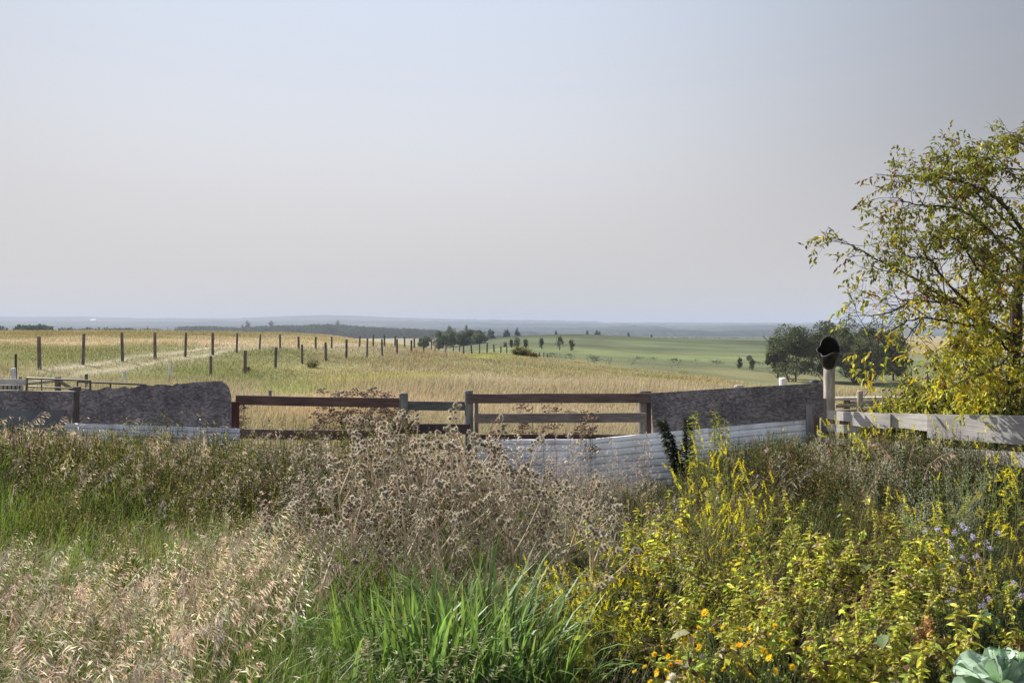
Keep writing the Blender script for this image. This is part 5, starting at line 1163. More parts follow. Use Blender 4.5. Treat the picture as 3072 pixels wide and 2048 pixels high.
# --- burdock with burrs
def burr(g, c, r_, rng, tone):
    n = 110; u = unit(rng.normal(0, 1, (n, 3))); c = np.array(c); g_balls(g, [c], r_ * .62, np.array((.25, .175, .12)) * tone, .95)
    tip = c + u * r_ * rng.uniform(.9, 1.25, (n, 1)); s = unit(np.cross(u, rng.normal(0, 1, (n, 3)))) * r_ * .075; b = c + u * r_ * .5
    V = np.stack([b - s, b + s, tip], 1).reshape(-1, 3); T = np.arange(n * 3).reshape(-1, 3); C = np.repeat(vary(rng, np.array((.86, .76, .60)) * tone, n, .15), 3, 0); C[::3] *= .4; C[1::3] *= .4; g.add(V, T, C)
def make_burdock(seed, h=1.25):
    r = np.random.default_rng(seed); t = empty('burdock', (0, 0, 0)); tag(t, 'burdock', 'burdock plant'); t['h'] = h; g = Geo(); BC = (.44, .35, .25)
    s = np.linspace(0, 1, 7); main = np.stack([.14 * s, .04 * np.sin(3 * s), s * h * .9], 1); g.tube(main, np.linspace(.015, .007, 7), BC, 6, cap=False); ends = [main[-1]]; kids = []
    for k in range(8):
        q = .25 + .65 * k / 8; b = np.array([np.interp(q, s, main[:, j]) for j in range(3)]); a = k * 2.4 + r.normal(0, .3); L = h * (.75 - .42 * q) * r.uniform(.8, 1.2); d = unit(np.array([math.cos(a), math.sin(a) * .8, .55 + .5 * q])); P_ = [b]
        for j in range(5): d = unit(d + np.array([0, 0, .10]) + r.normal(0, .05, 3)); P_.append(P_[-1] + d * L / 5)
        P_ = np.array(P_); g.tube(P_, np.linspace(.010, .0045, 6), BC, 5, cap=False); ends.append(P_[-1])
        for m in range(2): i = r.integers(2, 5); d2 = unit(d + r.normal(0, .6, 3)); e = P_[i] + d2 * r.uniform(.08, .2); g.tube([P_[i], (P_[i] + e) / 2 + r.normal(0, .01, 3), e], [.003, .0025, .002], BC, 4, cap=False); ends.append(e)
    g.build('stem', M_stalk, t)
    for e in ends:
        g = Geo(); nb = r.integers(3, 8)
        for m in range(nb):
            c = e + r.normal(0, .022, 3) + np.array([0, 0, .015]); g.tube([e - np.array([0, 0, .02]), c], [.002, .0015], BC, 3, cap=False); burr(g, c, r.uniform(.019, .027), r, r.uniform(.8, 1.35))
        g.build('burr_cluster', M_dry, t)
    return t
BU = [make_burdock(s) for s in (1, 2, 3)]
bs = [(318, 506, 1.2), (345, 458, 1.3), (385, 436, 1.4), (418, 450, 1.35), (455, 446, 1.35), (485, 462, 1.25), (405, 486, 1.2), (510, 480, 1.2), (545, 478, 1.2), (580, 508, 1.1), (455, 498, 1.1), (345, 492, 1.15), (588, 470, 1.15), (430, 424, 1.5), (462, 430, 1.45), (372, 420, 1.5), (500, 452, 1.3)]
bl = ['grey burdock nearest the straw grass, its burrs low and spread', 'burdock with a clump of pale burrs under the red rail', 'tall burdock whose pale burrs sit highest, below the first round post', 'burdock between the first and second round posts', 'burdock with many furry burrs before the second round post', 'burdock just beyond the broad green grass clump', 'leaning burdock over the middle of the silvery stalks', 'burdock with dark-centred burrs above the green grass clump', 'wide burdock at the edge of the white ribbed sheet', 'burdock standing against the yellow-green nettles', 'low burdock close behind the green grass clump', 'burdock with dark burrs beside the straw grass', 'burdock in front of the white ribbed sheet', 'tallest burdock, its burrs against the dark low rail', 'tall burdock before the second round post', 'tall burdock among the dead brown tansy', 'burdock at the near end of the white ribbed sheet']
spread(BU, bs, bl, 'dried burdock plants with burrs', 3, .16); hide_h(BU)

# --- dead tansy with flat brown heads
def make_tansy(seed, h=1.35):
    r = np.random.default_rng(seed); t = empty('dead_tansy', (0, 0, 0)); tag(t, 'dead tansy', 'dead tansy'); t['h'] = h; g = Geo(); BC = (.13, .085, .055); heads = []
    for m in range(3):
        a = r.uniform(0, 6.28); top = np.array([.18 * math.cos(a), .18 * math.sin(a), h * r.uniform(.85, 1)]); s = np.linspace(0, 1, 6)[:, None]; P_ = s * top + np.sin(s * 3) * .02; g.tube(P_, np.linspace(.005, .0025, 6), BC, 5, cap=False)
        for k in range(8):
            q = r.uniform(.55, 1); b = top * q; d = unit(r.normal(0, .55, 3) + np.array([0, 0, 1.0])); e = b + d * r.uniform(.06, .2); g.tube([b, (b + e) / 2 + np.array([d[0], d[1], 0]) * .015, e], [.0022, .0018, .0014], BC, 4, cap=False); heads.append(e)
    g.build('stem', M_stalk, t)
    for e in heads:
        g = Geo(); n = r.integers(7, 12); P_ = e + r.normal(0, 1, (n, 3)) * np.array([.042, .042, .012]); g_balls(g, P_, r.uniform(.013, .021, n), vary(r, (.20, .13, .09), n, .2), .6); g_sticks(g, np.tile(e - np.array([0, 0, .02]), (n, 1)), P_, .0008, .0008, BC); g.build('flower_head', M_stalk, t)
    return t
TA = [make_tansy(s) for s in (11, 12, 13, 14)]
ts = [(228, 398, 1.35), (318, 420, 1.15), (330, 389, 1.5), (345, 400, 1.4), (362, 392, 1.45), (375, 404, 1.35), (392, 396, 1.45), (404, 410, 1.3), (420, 432, 1.1), (442, 438, 1.0), (530, 404, 1.35), (551, 398, 1.4), (567, 407, 1.35), (590, 421, 1.2), (490, 421, 1.2), (300, 433, 1.05), (352, 385, 1.5), (368, 398, 1.4), (384, 388, 1.5), (338, 408, 1.3), (398, 402, 1.4)]
tl = ['dead brown tansy at the dark red corner post', 'low dead tansy under the red rail', 'tallest dead tansy, its flat heads above the red rail', 'dead tansy crossing the red rail beside a post top', 'dense dead tansy over the middle of the red rail', 'dead tansy before the red rail with drooping heads', 'dead tansy touching the first round post', 'dead tansy hiding the foot of the first round post', 'short dead tansy under the dark low rail', 'short dead tansy beside the second round post', 'dark dead tansy crossing the lower grey rail', 'tallest dark tansy crossing the lower grey rail', 'dark dead tansy with heads hanging before the white sheet', 'dead tansy before the third round post', 'small dead tansy just past the second round post', 'brown tansy low among weeds near the corner post', 'dead tansy whose flat head stands clear above the red rail', 'brown tansy thick with heads before the red rail', 'dead tansy rising just before the first round post', 'low spreading dead tansy under the middle of the red rail', 'dead tansy pressed against the first round post']
spread(TA, ts, tl, 'dead tansy stalks at the fence', 5, .08); hide_h(TA)

# --- hemp nettle: whorled prickly yellow-green plants
def make_nettle(seed, h=.85, yel=.5):
    r = np.random.default_rng(seed); g = Geo(); t = empty('hemp_nettle', (0, 0, 0)); tag(t, 'hemp nettle', 'hemp nettle'); t['h'] = h; stems = [(np.zeros(3), np.array([.03, .01, h]))]
    for k in range(8):
        a = r.uniform(0, 6.28); b = np.array([0, 0, h * r.uniform(.15, .55)]); stems.append((b, b + np.array([math.cos(a) * .75, math.sin(a) * .75, 1]) * h * r.uniform(.16, .45)))
    YG = np.array((.74, .69, .10)) * yel + np.array((.24, .36, .07)) * (1 - yel)
    gl = Geo()
    for (a_, b_) in stems:
        g.tube([a_, (a_ + b_) / 2 + r.normal(0, .01, 3), b_], [.0045, .0035, .002], (.26, .28, .07), 5, cap=False); n = int(np.linalg.norm(b_ - a_) / .055) + 2
        for i in range(n):
            q = .25 + .75 * i / n; c = a_ + (b_ - a_) * q; top = q > .45
            if top: g_balls(gl, c + r.normal(0, .004, (5, 3)), r.uniform(.008, .013, 5), vary(r, (.55, .54, .10), 5, .15)); m = 12; d = unit(r.normal(0, 1, (m, 3)) + np.array([0, 0, .3])); g_leaves(gl, np.tile(c, (m, 1)), d, .022, .004, vary(r, (.52, .5, .12), m, .15), .1, rng=r)
            m = 2 if top else 4; az = r.uniform(0, 6.28) + np.arange(m) * 6.28 / m; d = np.stack([np.cos(az), np.sin(az), np.full(m, .15)], 1); Lf = (.055 if top else .085) * r.uniform(.45, 1.5, m); C = vary(r, YG, m, .25, .1)
            if r.random() < .24: C = vary(r, (.42, .30, .16), m, .2)
            if r.random() < .12: C = vary(r, (.11, .06, .045), m, .2)
            g_leaves(gl, np.tile(c, (m, 1)), d, Lf, Lf * .5, C, .15, rng=r, droop=.35, six=True)
    g.build('stem', M_stalk, t); gl.build('leaves', M_leaf, t); return t
NE = [make_nettle(20 + s, yel=[.8, .55, .35, .7, .15][s]) for s in range(5)]
rn = np.random.default_rng(9); spots = [(664, 487, .95), (672, 506, .9), (620, 508, .9), (646, 520, .9), (870, 510, .95), (890, 522, .9), (838, 520, .9)]
while len(spots) < 180:
    px, t = rn.uniform(560, 1050), rn.uniform(482, 690); w = .9 * blob(px, t, 700, 545, 110, 45) + .9 * blob(px, t, 850, 540, 120, 48) + .35 * blob(px, t, 720, 600, 90, 25) + .5 * blob(px, t, 880, 600, 100, 30) + .12 * blob(px, t, 900, 650, 120, 40)
    if rn.random() < w: spots.append((px, t, rn.uniform(.6, .85)))
labn = ['yellow-green hemp nettle, its spike tallest and alone above the mass', 'hemp nettle just beneath the tallest lone spike', 'hemp nettle at the burdock edge of the mass', 'upright hemp nettle before the white ribbed sheet', 'tall hemp nettle spike toward the white fence boards', 'hemp nettle spike nearest the grey wormwood', 'hemp nettle with a thick spike between the sweet clovers'] + ['yellow-green prickly hemp nettle in the dense garden mass'] * 400
spread(NE, spots, labn, 'hemp nettles crowding the garden bed', 6, .24); hide_h(NE)

# --- yellow sweet clover / mustard like sprays
def make_clover(seed, h=1.1, nsp=16, yel=1.0, leafy=1.0):
    r = np.random.default_rng(seed); t = empty('sweet_clover', (0, 0, 0)); tag(t, 'sweet clover', 'sweet clover'); t['h'] = h; g = Geo(); gl = Geo(); SC = (.25, .28, .09); ends = []
    for k in range(5):
        a = r.uniform(0, 6.28); e = np.array([math.cos(a) * .16, math.sin(a) * .16, 1.0]) * h * r.uniform(.8, 1); s = np.linspace(0, 1, 7)[:, None]; P_ = s * e * np.array([1, 1, 1.0]) + np.sin(s * 3.1) * np.array([math.cos(a), math.sin(a), 0]) * .05; g.tube(P_, np.linspace(.0042, .0016, 7), SC, 4, cap=False); ends.append((P_[-1], unit(P_[-1] - P_[-2])))
        for m in range(7):
            q = r.uniform(.3, .95); b = np.array([np.interp(q, s[:, 0], P_[:, j]) for j in range(3)]); d = unit(e / np.linalg.norm(e) + r.normal(0, .5, 3)); L = h * r.uniform(.1, .28); f_ = b + d * L; g.tube([b, (b + f_) / 2 + r.normal(0, .008, 3), f_], [.0018, .0015, .001], SC, 3, cap=False); ends.append((f_, d))
            n = 12; u = r.uniform(.1, 1, n); Pq = b + (f_ - b) * u[:, None]; g_leaves(gl, Pq, r.normal(0, 1, (n, 3)) + np.array([0, 0, .4]), .02 * leafy, .008 * leafy, vary(r, (.25, .29, .09), n, .2), .2, rng=r)
    g.build('stem', M_stalk, t); gl.build('leaves', M_leaf, t); idx = r.permutation(len(ends))[:nsp]
    for i in idx:
        e, d = ends[i]; g = Geo(); n = 30; L = r.uniform(.07, .15); d = unit(d + r.normal(0, .2, 3)); q = np.linspace(0, 1, n); c = e + d * (q * L)[:, None] + r.normal(0, .003, (n, 3)); u = unit(r.normal(0, 1, (n, 3)) + d * .4); g.tube([e, e + d * L], [.001, .0007], SC, 3, cap=False)
        g_leaves(g, c, u, .017 * (1.2 - q * .6), .011, vary(r, np.array((.88, .78, .04)) * yel + np.array((.3, .33, .06)) * (1 - yel), n, .12), .3, rng=r); g.build('flower_spike', M_petal, t)
    return t
CL = [make_clover(40), make_clover(41), make_clover(42, nsp=10, yel=.75), make_clover(43, nsp=18)]
cs = [(548, 572, .7), (562, 566, .7), (570, 585, .65), (590, 582, .65), (603, 574, .7), (618, 570, .68), (575, 610, .55), (600, 612, .55), (553, 560, .7), (575, 575, .65), (600, 560, .75), (585, 600, .6), (612, 592, .65), (640, 570, .7), (596, 628, .5), (625, 620, .55), (655, 600, .6), (560, 590, .6), (690, 590, .6), (713, 604, .55), (632, 545, .75), (612, 535, .8),
      (703, 470, 1.0), (716, 440, 1.15), (731, 462, 1.1), (742, 500, .9), (724, 488, .95), (760, 484, .95), (706, 505, .9), (750, 520, .85), (590, 492, .9), (695, 450, 1.1), (708, 458, 1.05), (722, 452, 1.1), (735, 478, 1.0), (698, 485, .95), (718, 510, .9),
      (842, 432, 1.15), (858, 400, 1.35), (884, 418, 1.25), (905, 396, 1.4), (921, 380, 1.5), (938, 405, 1.3), (955, 392, 1.4), (975, 384, 1.45), (993, 400, 1.35), (1010, 410, 1.3), (930, 440, 1.1), (965, 432, 1.15), (1000, 445, 1.1), (1020, 430, 1.2), (902, 430, 1.15), (984, 470, 1.0), (1010, 490, .95), (955, 478, 1.0), (915, 520, .85), (945, 545, .8), (985, 530, .85), (1015, 545, .8), (1000, 585, .7), (1035, 470, 1.1), (868, 440, 1.1)]
lc = []
for i, (px, t, h) in enumerate(cs):
    if px < 700 and t > 530: lc.append('low yellow sweet clover spray beside the broad green grass')
    elif px < 700: lc.append('thin sweet clover spray beside the furry burdock burrs')
    elif px < 800: lc.append('bright yellow sweet clover before the dark panel')
    elif t < 470: lc.append('tall airy sweet clover crossing the white fence boards')
    else: lc.append('yellow sweet clover spray above the lilac flowers')
lc = counted(cs, lc, 'counting toward the maple')
spread(CL, cs, lc, 'yellow sweet clover plants', 7, .13); hide_h(CL)

# --- leafy stems by the dark panel
def make_leafy(seed, h, col, lean=0.0, n=150, L=.11, W=.018, droop=.6, dark=False, name='leafy_weed'):
    r = np.random.default_rng(seed); t = empty(name, (0, 0, 0)); tag(t, name, 'weed'); s = np.linspace(0, 1, 9); P_ = np.stack([-lean * s ** 1.2 * h, .02 * np.sin(s * 3), s * h], 1); g = Geo(); g.tube(P_, np.linspace(.007, .002, 9), (.13, .12, .05), 5, cap=False); g.build('stem', M_stalk, t)
    q = r.uniform(.25, 1.0, n); c = np.stack([np.interp(q, s, P_[:, k]) for k in range(3)], 1); a = r.uniform(0, 6.28, n); d = np.stack([np.cos(a), np.sin(a), r.uniform(.1, 1.0, n)], 1); g = Geo(); sz = L * (1.15 - q * .6) * r.uniform(.6, 1.2, n)
    c = c + unit(d) * (r.uniform(0, .05, n))[:, None]; g_leaves(g, c, d, sz, sz * W / L, vary(r, col, n, .22, .08), .15, rng=r, droop=droop, six=True); g.build('leaves', M_leaf, t); t['h'] = h; return t
LE = [('dark hemp-like weed leaning over the white ribbed sheet', (690, 421), (663, 466), (.030, .042, .018), 10.6, .33, 520, .10),
      ('dark drooping weed upright beside the bright clover', (690, 418), None, (.034, .045, .018), 10.4, .02, 420, .085),
      ('yellow-green goldenrod-like stem before the dark panel', (695, 411), None, (.28, .29, .05), 9.9, .0, 300, .085),
      ('tall yellow-green leafy stem beneath the dark notch in the panel', (713, 414), None, (.30, .31, .05), 9.8, -.02, 420, .09),
      ('yellow-tipped leafy stem toward the short grey stake', (728, 421), None, (.24, .26, .06), 10.0, .03, 260, .08),
      ('dark leafy stem climbing before the panel', (722, 402), None, (.028, .04, .018), 10.9, .03, 260, .07)]
for i, (lab, tip, _, col, Y, lean, n, Lf) in enumerate(LE):
    z = CAMZ - (tip[1] - HY) * Y / F; o = make_leafy(60 + i, z, col, lean, n * (2 if i < 2 else 1), Lf * (1.4 if i < 2 else 1.1), .034 if i < 2 else .024); px = 695 if i == 0 else tip[0]; x = pt(tip[0], Y); 
    if i == 0: x = pt(661, Y) + lean * z; 
    o.location = (x, Y, gz(x, Y)); o['label'] = lab; o['category'] = 'weed'; del o['h']

# --- broad green grass clump
def grass_clump(name, px, t, h, n, seed, lab, W=(.020, .042), w=.45, col=(.045, .105, .045), tip=(.23, .35, .09)):
    r = np.random.default_rng(seed); x, Y, z = spot(px, t, h); a = r.uniform(0, 6.28, n); q = np.sqrt(r.uniform(0, 1, n)) * w; P_ = np.stack([q * np.cos(a), q * np.sin(a) * .7, np.zeros(n)], 1); g = Geo()
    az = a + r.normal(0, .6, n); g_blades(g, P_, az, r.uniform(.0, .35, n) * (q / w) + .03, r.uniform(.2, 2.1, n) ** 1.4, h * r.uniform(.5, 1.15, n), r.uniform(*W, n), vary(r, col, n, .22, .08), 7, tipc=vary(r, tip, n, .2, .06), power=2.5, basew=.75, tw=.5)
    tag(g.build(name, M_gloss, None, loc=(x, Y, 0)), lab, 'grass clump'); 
grass_clump('grass_clump', 425, 570, 1.0, 230, 1, 'largest bright green broad-bladed grass clump, its tips catching the sun')
grass_clump('grass_clump', 480, 562, 1.02, 190, 2, 'broad-bladed green clump beside the largest one, toward the sweet clover')
grass_clump('grass_clump', 395, 590, .9, 160, 3, 'arching green clump in front of the largest one, toward the straw grass', col=(.07, .15, .04), tip=(.22, .34, .07))
grass_clump('grass_clump', 515, 600, .8, 140, 4, 'green clump whose blades reach to the yellow clover', col=(.08, .17, .03))
grass_clump('grass_clump', 455, 640, .66, 190, 5, 'bluish green clump at the foot of the broad-bladed one', col=(.05, .11, .05), tip=(.16, .26, .10))
grass_clump('grass_clump', 300, 640, .65, 200, 6, 'thin green arching clump beside the silver wormwood', (.006, .011), .35, (.06, .13, .03), (.22, .33, .09))
grass_clump('grass_clump', 345, 668, .55, 160, 7, 'low arching green clump with shining curved blades', (.007, .013), .35, (.05, .11, .04), (.18, .27, .10))
grass_clump('grass_clump', 245, 615, .7, 200, 8, 'green clump in the dark gap behind the silver wormwood', (.006, .011), .4, (.06, .13, .025), (.2, .32, .07))
grass_clump('grass_clump', 540, 655, .55, 140, 9, 'green clump at the dark gap under the sweet clover', (.007, .013), .35, (.06, .13, .03))
grass_clump('grass_clump', 395, 690, .5, 160, 10, 'nearest low green clump, cut by the edge of the photo', (.008, .015), .4, (.06, .12, .04))

# --- silver wormwood
def make_worm(seed, h=1.0, col=(.34, .38, .31), n=1500, w=.28):
    r = np.random.default_rng(seed); t = empty('wormwood', (0, 0, 0)); tag(t, 'wormwood', 'wormwood'); t['h'] = h; g = Geo(); nb = 16; a = r.uniform(0, 6.28, nb); E = np.stack([w * np.cos(a) * r.uniform(.2, 1, nb), w * np.sin(a) * r.uniform(.2, 1, nb), h * r.uniform(.6, 1, nb)], 1); B = E * np.array([.1, .1, .03]); g_sticks(g, B, E, .003, .001, (.2, .2, .15)); g.build('stem', M_stalk, t)
    k = r.integers(0, nb, n); u = r.uniform(.15, 1.02, n); P_ = B[k] + (E - B)[k] * u[:, None] + r.normal(0, .025, (n, 3)); g = Geo(); g_leaves(g, P_, r.normal(0, .7, (n, 3)) + np.array([0, 0, .8]), .028 * r.uniform(.6, 1.3, n), .008, vary(r, col, n, .2, .04), .2, rng=r); g.build('leaves', M_leaf, t); return t
WO = [make_worm(1), make_worm(2, col=(.27, .31, .22)), make_worm(3, col=(.38, .41, .34))]
ws = [(180, 596, .9), (212, 578, .8), (900, 455, 1.1), (925, 440, 1.15), (950, 462, 1.05), (975, 448, 1.1), (915, 485, .95), (880, 470, 1.0), (1005, 440, 1.15), (940, 505, .85), (165, 630, .75), (860, 455, 1.05), (30, 552, .95), (965, 490, .9)]
wlab = ['silver wormwood leaning in the dark gap, nearest the straw', 'silver wormwood sprig beside the green clump gap', 'grey-green wormwood below the white boards, nearest the nettles', 'tall grey-green wormwood before the white boards', 'grey-green wormwood in the middle of its patch', 'grey-green wormwood under the yellow clover sprays', 'low wormwood at the near edge of its patch', 'wormwood beside the wooden block of the white fence', 'wormwood furthest along the white boards', 'low grey wormwood above the lilac flowers', 'small silver wormwood low among straw heads', 'wormwood before the lowest whitewashed plank', 'silvery wormwood deep in the straw grass', 'wormwood between clover stems']
spread(WO, ws, wlab, 'silver grey wormwood plants', 8, .18); hide_h(WO)

# --- orange-yellow daisies on thin stems
def make_hawk(seed, h=.6, col=(.92, .66, .03), nf=2):
    r = np.random.default_rng(seed); t = empty('hawkweed', (0, 0, 0)); tag(t, 'hawkweed', 'hawkweed'); t['h'] = h; g = Geo(); heads = []
    for k in range(9):
        a = r.uniform(0, 6.28); e = np.array([math.cos(a) * .13 * r.uniform(.2, 1), math.sin(a) * .13, h * r.uniform(.7, 1)]); g.tube([e * .05, e * np.array([.5, .5, .5]) + r.normal(0, .01, 3), e], [.0026, .002, .0014], (.19, .25, .10), 4, cap=False); heads.append(e)
        for m in range(3): q = r.uniform(.5, .95); b = e * q; f_ = b + np.array([r.normal(0, .03), r.normal(0, .03), .07]); g.tube([b, f_], [.0013, .001], (.19, .25, .10), 3, cap=False); g_balls(g, [f_], .0055, (.22, .27, .12), 1.3)
        n = 4; q = r.uniform(.1, .6, n)[:, None]; g_leaves(g, e * q, r.normal(0, 1, (n, 3)) + np.array([0, 0, .6]), .08, .018, vary(r, (.11, .16, .06), n), .2, rng=r, six=True)
    g.build('stem', M_stalk, t); heads.sort(key=lambda e: -e[2])
    for e in heads[:nf]:
        g = Geo(); n = 34; a = np.linspace(0, 6.28 * 2, n); tl = r.normal(0, .35, 2); nrm = unit(np.array([tl[0], tl[1] - .55, .8])); u = unit(np.cross(nrm, (1, 0, .1))); v = np.cross(nrm, u); d = np.cos(a)[:, None] * u + np.sin(a)[:, None] * v + nrm * np.where(np.arange(n) < n // 2, .12, .45)[:, None]
        g_leaves(g, np.tile(e, (n, 1)), d, .028 * r.uniform(.85, 1.1, n), .008, vary(r, col, n, .1), .1, rng=r); g_balls(g, [e + nrm * .003], .006, (.6, .33, .02), .6); g.build('flower', M_petal, t)
    return t
HW = [make_hawk(1), make_hawk(2, nf=3), make_hawk(3, col=(.9, .52, .02), nf=2), make_hawk(4, nf=2)]
hsp = [(727, 612, .72), (722, 628, .66), (739, 634, .65), (664, 655, .5), (672, 668, .5), (705, 640, .6), (697, 648, .55), (755, 650, .62), (785, 634, .62), (716, 660, .52), (690, 668, .5), (760, 628, .6), (745, 668, .52), (640, 668, .45), (708, 676, .5), (730, 650, .55), (777, 655, .55), (655, 676, .45)]
hl = ['tall hawkweed with the largest orange-yellow daisy, above its patch', 'hawkweed with three yellow daisies beneath the largest one', 'hawkweed with an orange daisy, centre of the patch', 'hawkweed by the dark gap with an orange-edged bloom', 'low hawkweed nearest the photo edge in the dark gap', 'hawkweed between the pale nettle leaves and the patch', 'hawkweed with two small blooms beside pale leaves', 'hawkweed with a bloom toward the purple weeds', 'separate hawkweed with an orange bloom against the dark', 'hawkweed low in the patch with yellow blooms'] + ['low thin-stemmed hawkweed with small yellow blooms'] * 20
hl = counted(hsp, hl[:len(hsp)], 'counting toward the cabbage')
spread(HW, hsp, hl, 'orange-yellow hawkweeds', 10, .08); hide_h(HW)
# white fluffy seed heads among them
rq = np.random.default_rng(12)
for i, (px, t) in enumerate([(672, 676), (703, 657), (735, 655), (689, 664), (668, 684), (598, 452), (566, 462)]):
    h = .5 if t > 600 else .9; x, Y, z = spot(px, t, h); e = empty('thistle', (x, Y, z)); g = Geo(); g.tube([(0, 0, 0), (.01, 0, h * .5), (0, 0, h)], [.003, .002, .0015], (.2, .24, .1), 4); g.build('stem', M_stalk, e); g = Geo(); n = 160; u = unit(rq.normal(0, 1, (n, 3)) + np.array([0, 0, .5])); g_leaves(g, np.tile([0, 0, h], (n, 1)), u, .028, .004, vary(rq, (.72, .70, .66), n, .08), .1, rng=rq); g.build('seed_head', M_petal, e)
    tag(e, ['white fluffy seed head lowest in the hawkweed patch', 'white fluffy seed head between two yellow daisies', 'white fluffy seed head toward the separate hawkweed', 'white fluffy seed head in the middle of the hawkweeds', 'white fluffy seed head at the photo edge', 'white fluffy thistle head before the bright ribbed sheet', 'white fluffy thistle head beside the dead tansy'][i], 'thistle')
# lilac flowers
def make_lilac(seed, h=.55):
    r = np.random.default_rng(seed); t = empty('lilac_flower', (0, 0, 0)); tag(t, 'lilac', 'lilac flower'); t['h'] = h; g = Geo(); hd = []
    for k in range(4): e = np.array([r.normal(0, .06), r.normal(0, .06), h * (1 - .12 * k)]); g.tube([(0, 0, 0), e * .5 + r.normal(0, .01, 3), e], [.0025, .002, .0014], (.12, .17, .07), 4, cap=False); hd.append(e)
    n = 60; q = r.uniform(.1, .95, n); P_ = np.array([hd[i] for i in r.integers(0, 4, n)]) * q[:, None]; g_leaves(g, P_, r.normal(0, 1, (n, 3)) + np.array([0, 0, .3]), .05, .012, vary(r, (.08, .14, .05), n), .2, rng=r); g.build('stem', M_leaf, t)
    for e in hd[:2]: g = Geo(); n = 40; c = e + r.normal(0, .009, (n, 3)); g_leaves(g, c, r.normal(0, 1, (n, 3)) + np.array([0, -.3, .6]), .012, .009, vary(r, (.50, .47, .70), n, .12, .04), .2, rng=r); g.build('flower', M_petal, t)
    return t
LI = [make_lilac(1), make_lilac(2)]
ls = [(916, 543, .7), (967, 541, .7), (938, 543, .72), (970, 561, .65), (981, 560, .65), (971, 568, .62), (957, 601, .55), (979, 607, .55), (986, 613, .52), (1007, 595, .58), (955, 535, .75), (882, 672, .42), (1001, 548, .68)]
ll = ['lilac bloom nearest the nettle spikes', 'lilac bloom under the yellow clover', 'small lilac bloom above the fine green weeds', 'lilac bloom, upper one of the bright pair', 'largest lilac bloom of the bright pair', 'lilac bloom just below the bright pair', 'deep violet bloom above the rusty dock', 'pale lilac bloom between the rusty dock and cabbage', 'lilac bloom directly over the cabbage', 'lilac bloom at the photo edge above the cabbage', 'tiny lilac bloom high among the clover', 'single lilac bloom low in the fine weeds', 'lilac bloom in the dark gap under the clover']
spread(LI, ls, ll, 'lilac flowers in the garden bed', 11, .1); hide_h(LI)

# --- rusty dock stalk
x, Y, z = spot(925, 624, .62); t = empty('dock', (x, Y, z)); tag(t, 'rusty orange-brown dried dock stalk leaning beside the cabbage', 'dock plant'); r = np.random.default_rng(2); g = Geo(); A_ = np.array([-.10, 0, .18]); B_ = np.array([.02, 0, .62]); g.tube([(-.12, 0, 0), A_, B_], [.006, .005, .003], (.25, .12, .06), 5); g.build('stem', M_stalk, t)
n = 420; q = r.uniform(0, 1, n); c = A_ + (B_ - A_) * q[:, None] + r.normal(0, .018, (n, 3)) + np.array([.012 * 1, 0, 0]) * np.sin(q * 25)[:, None]; g = Geo(); g_leaves(g, c, r.normal(0, 1, (n, 3)), .018, .013, vary(r, (.42, .20, .10), n, .2), .3, rng=r); g.build('seed_cluster', M_dry, t)

# --- cabbages
def cabbage(px, py, Y, R_, seed, lab):
    r = np.random.default_rng(seed); c = at(px, py, Y); z0 = gz(c[0], Y); t = empty('cabbage', (c[0], Y, z0)); tag(t, lab, 'cabbage'); zc = c[2] - z0; g = Geo(); g.tube([(0, 0, 0), (0, 0, zc)], [.03, .025], (.3, .36, .25), 8); g.build('stem', M_stalk, t)
    for k in range(17):
        a = k * 2.4; ring = k // 6; Lf = R_ * (.72 + .28 * ring); el = [1.15, .6, .15][min(ring, 2)] + r.normal(0, .1); nu_, nv_ = 11, 9; V = []; C = []
        for i in range(nu_):
            u = i / (nu_ - 1)
            for j in range(nv_):
                v = j / (nv_ - 1) * 2 - 1; wd = Lf * .62 * math.sin(min(1, u * 1.25 + .08) * math.pi * .62) * (1 if u < .85 else math.sqrt(max(0, 1 - ((u - .85) / .16) ** 2)) * .9 + .1)
                e_ = el - 1.0 * u * (ring > 0) - .3 * u; rr_ = Lf * u; xx = rr_ * math.cos(el - .5 * u * ring); zz_ = rr_ * math.sin(el - .5 * u * ring); cup = wd * .42 * v * v * (1.2 - .3 * ring); ruf = .018 * math.sin(v * 11 + k * 2) * u * abs(v) + .010 * math.sin(u * 14 + v * 5 + k) * abs(v)
                p = np.array([xx - cup * math.sin(el) * .8, wd * v, zz_ + cup * math.cos(el) + ruf]); V.append((p[0] * math.cos(a) - p[1] * math.sin(a), p[0] * math.sin(a) + p[1] * math.cos(a), p[2] + zc))
                vein = 1 + .35 * math.exp(-(v / .07) ** 2) + .10 * math.exp(-((math.sin((u * 5 - abs(v) * 2) * math.pi)) / .25) ** 2); C.append(np.array((.36, .46, .36)) * vein)
        T = []
        for i in range(nu_ - 1):
            for j in range(nv_ - 1): a0 = i * nv_ + j; T += [(a0, a0 + 1, a0 + nv_ + 1), (a0, a0 + nv_ + 1, a0 + nv_)]
        g = Geo(); g.add(V, T, np.array(C)); g.build('leaf', M_cab, t, True)
M_cab = mat_leaf('cabbage leaf', .25, .5, .3, (.9, 1.1, .6))
cabbage(1004, 684, 3.7, .21, 1, 'large pale blue-green cabbage in the corner of the bed')
cabbage(896, 706, 3.6, .12, 2, 'small pale leaf rosette mostly below the photo edge')
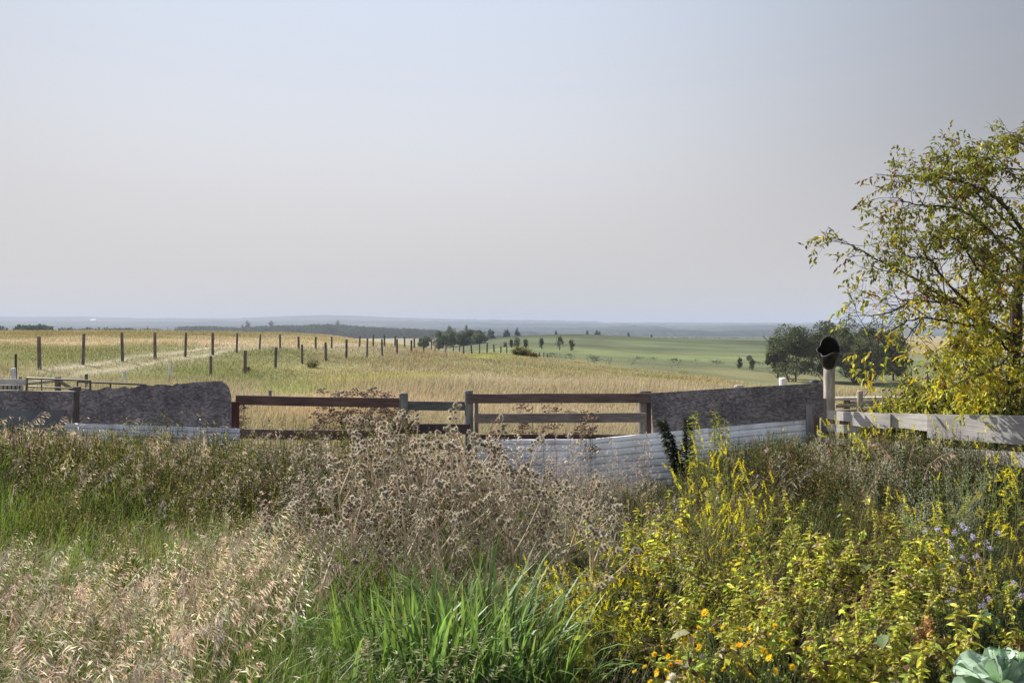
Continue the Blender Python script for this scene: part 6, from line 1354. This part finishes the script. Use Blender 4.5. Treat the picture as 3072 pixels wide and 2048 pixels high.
# few big soft leaves in the bed
rl = np.random.default_rng(44)
for px, t_, az, lab, col in [(936, 573, 4.9, 'broad dark green leaf hanging below the pale one', (.07, .12, .06)), (994, 624, 2.9, 'ribbed dark green leaf pointing over the cabbage', (.09, .15, .07)), (884, 636, 4.2, 'oval grey-green leaf low in the fine weeds', (.16, .2, .11)), (868, 570, 4.0, 'large pale yellowing leaf in the nettle mass', (.34, .33, .10)), (660, 565, 1.2, 'bright green leaf patch glowing in the nettle mass', (.14, .24, .05)), (690, 632, 3.0, 'papery tan leaf low in the nettles', (.48, .36, .24))]:
    h = .62 if t_ > 560 else .7; x, Y, z = spot(px, t_, h); e = empty('leaf_plant', (x, Y, z)); g = Geo(); g.tube([(0, 0, 0), (0, 0, h)], [.004, .003], (.15, .18, .07), 4); g.build('stem', M_stalk, e); g = Geo(); n = 3
    g_leaves(g, np.array([[0, 0, h], [0, 0, h * .97], [0, 0, h * .9]]), np.array([[math.cos(az), math.sin(az), -.1], [math.cos(az + 1.5), math.sin(az + 1.5), .1], [math.cos(az - 1.9), math.sin(az - 1.9), 0]]), np.array([.13, .09, .08]), np.array([.085, .055, .05]), vary(rl, col, n, .1), .12, rng=rl, droop=.3, six=True); g.build('leaf', M_leaf, e, True); tag(e, lab, 'leafy plant')
# ---------------------------------------------------------------- smoky summer air over the valley
HZ0, HZ1 = -62.0, 110.0
g = Geo(); g.add([(sx * 27000, y, z) for z in (HZ0, HZ1) for y in (-400, 24500) for sx in (-1, 1)], [(0, 3, 1), (0, 2, 3), (4, 5, 7), (4, 7, 6), (0, 1, 5), (0, 5, 4), (2, 7, 3), (2, 6, 7), (0, 6, 2), (0, 4, 6), (1, 7, 5), (1, 3, 7)], (1, 1, 1))
mh = D.materials.new('haze'); mh.use_nodes = True; nn, ll_ = mh.node_tree.nodes, mh.node_tree.links; nn.clear(); oo = nn.new('ShaderNodeOutputMaterial'); pv = nn.new('ShaderNodeVolumePrincipled')
pv.inputs['Color'].default_value = (.515, .572, .705, 1); pv.inputs['Density'].default_value = .00020; pv.inputs['Anisotropy'].default_value = 0.0; ll_.new(pv.outputs[0], oo.inputs['Volume'])
tag(g.build('haze', mh), kind='stuff', label='thin blue smoky haze over the valley', cat='haze')
print('objects', len(scn.objects))
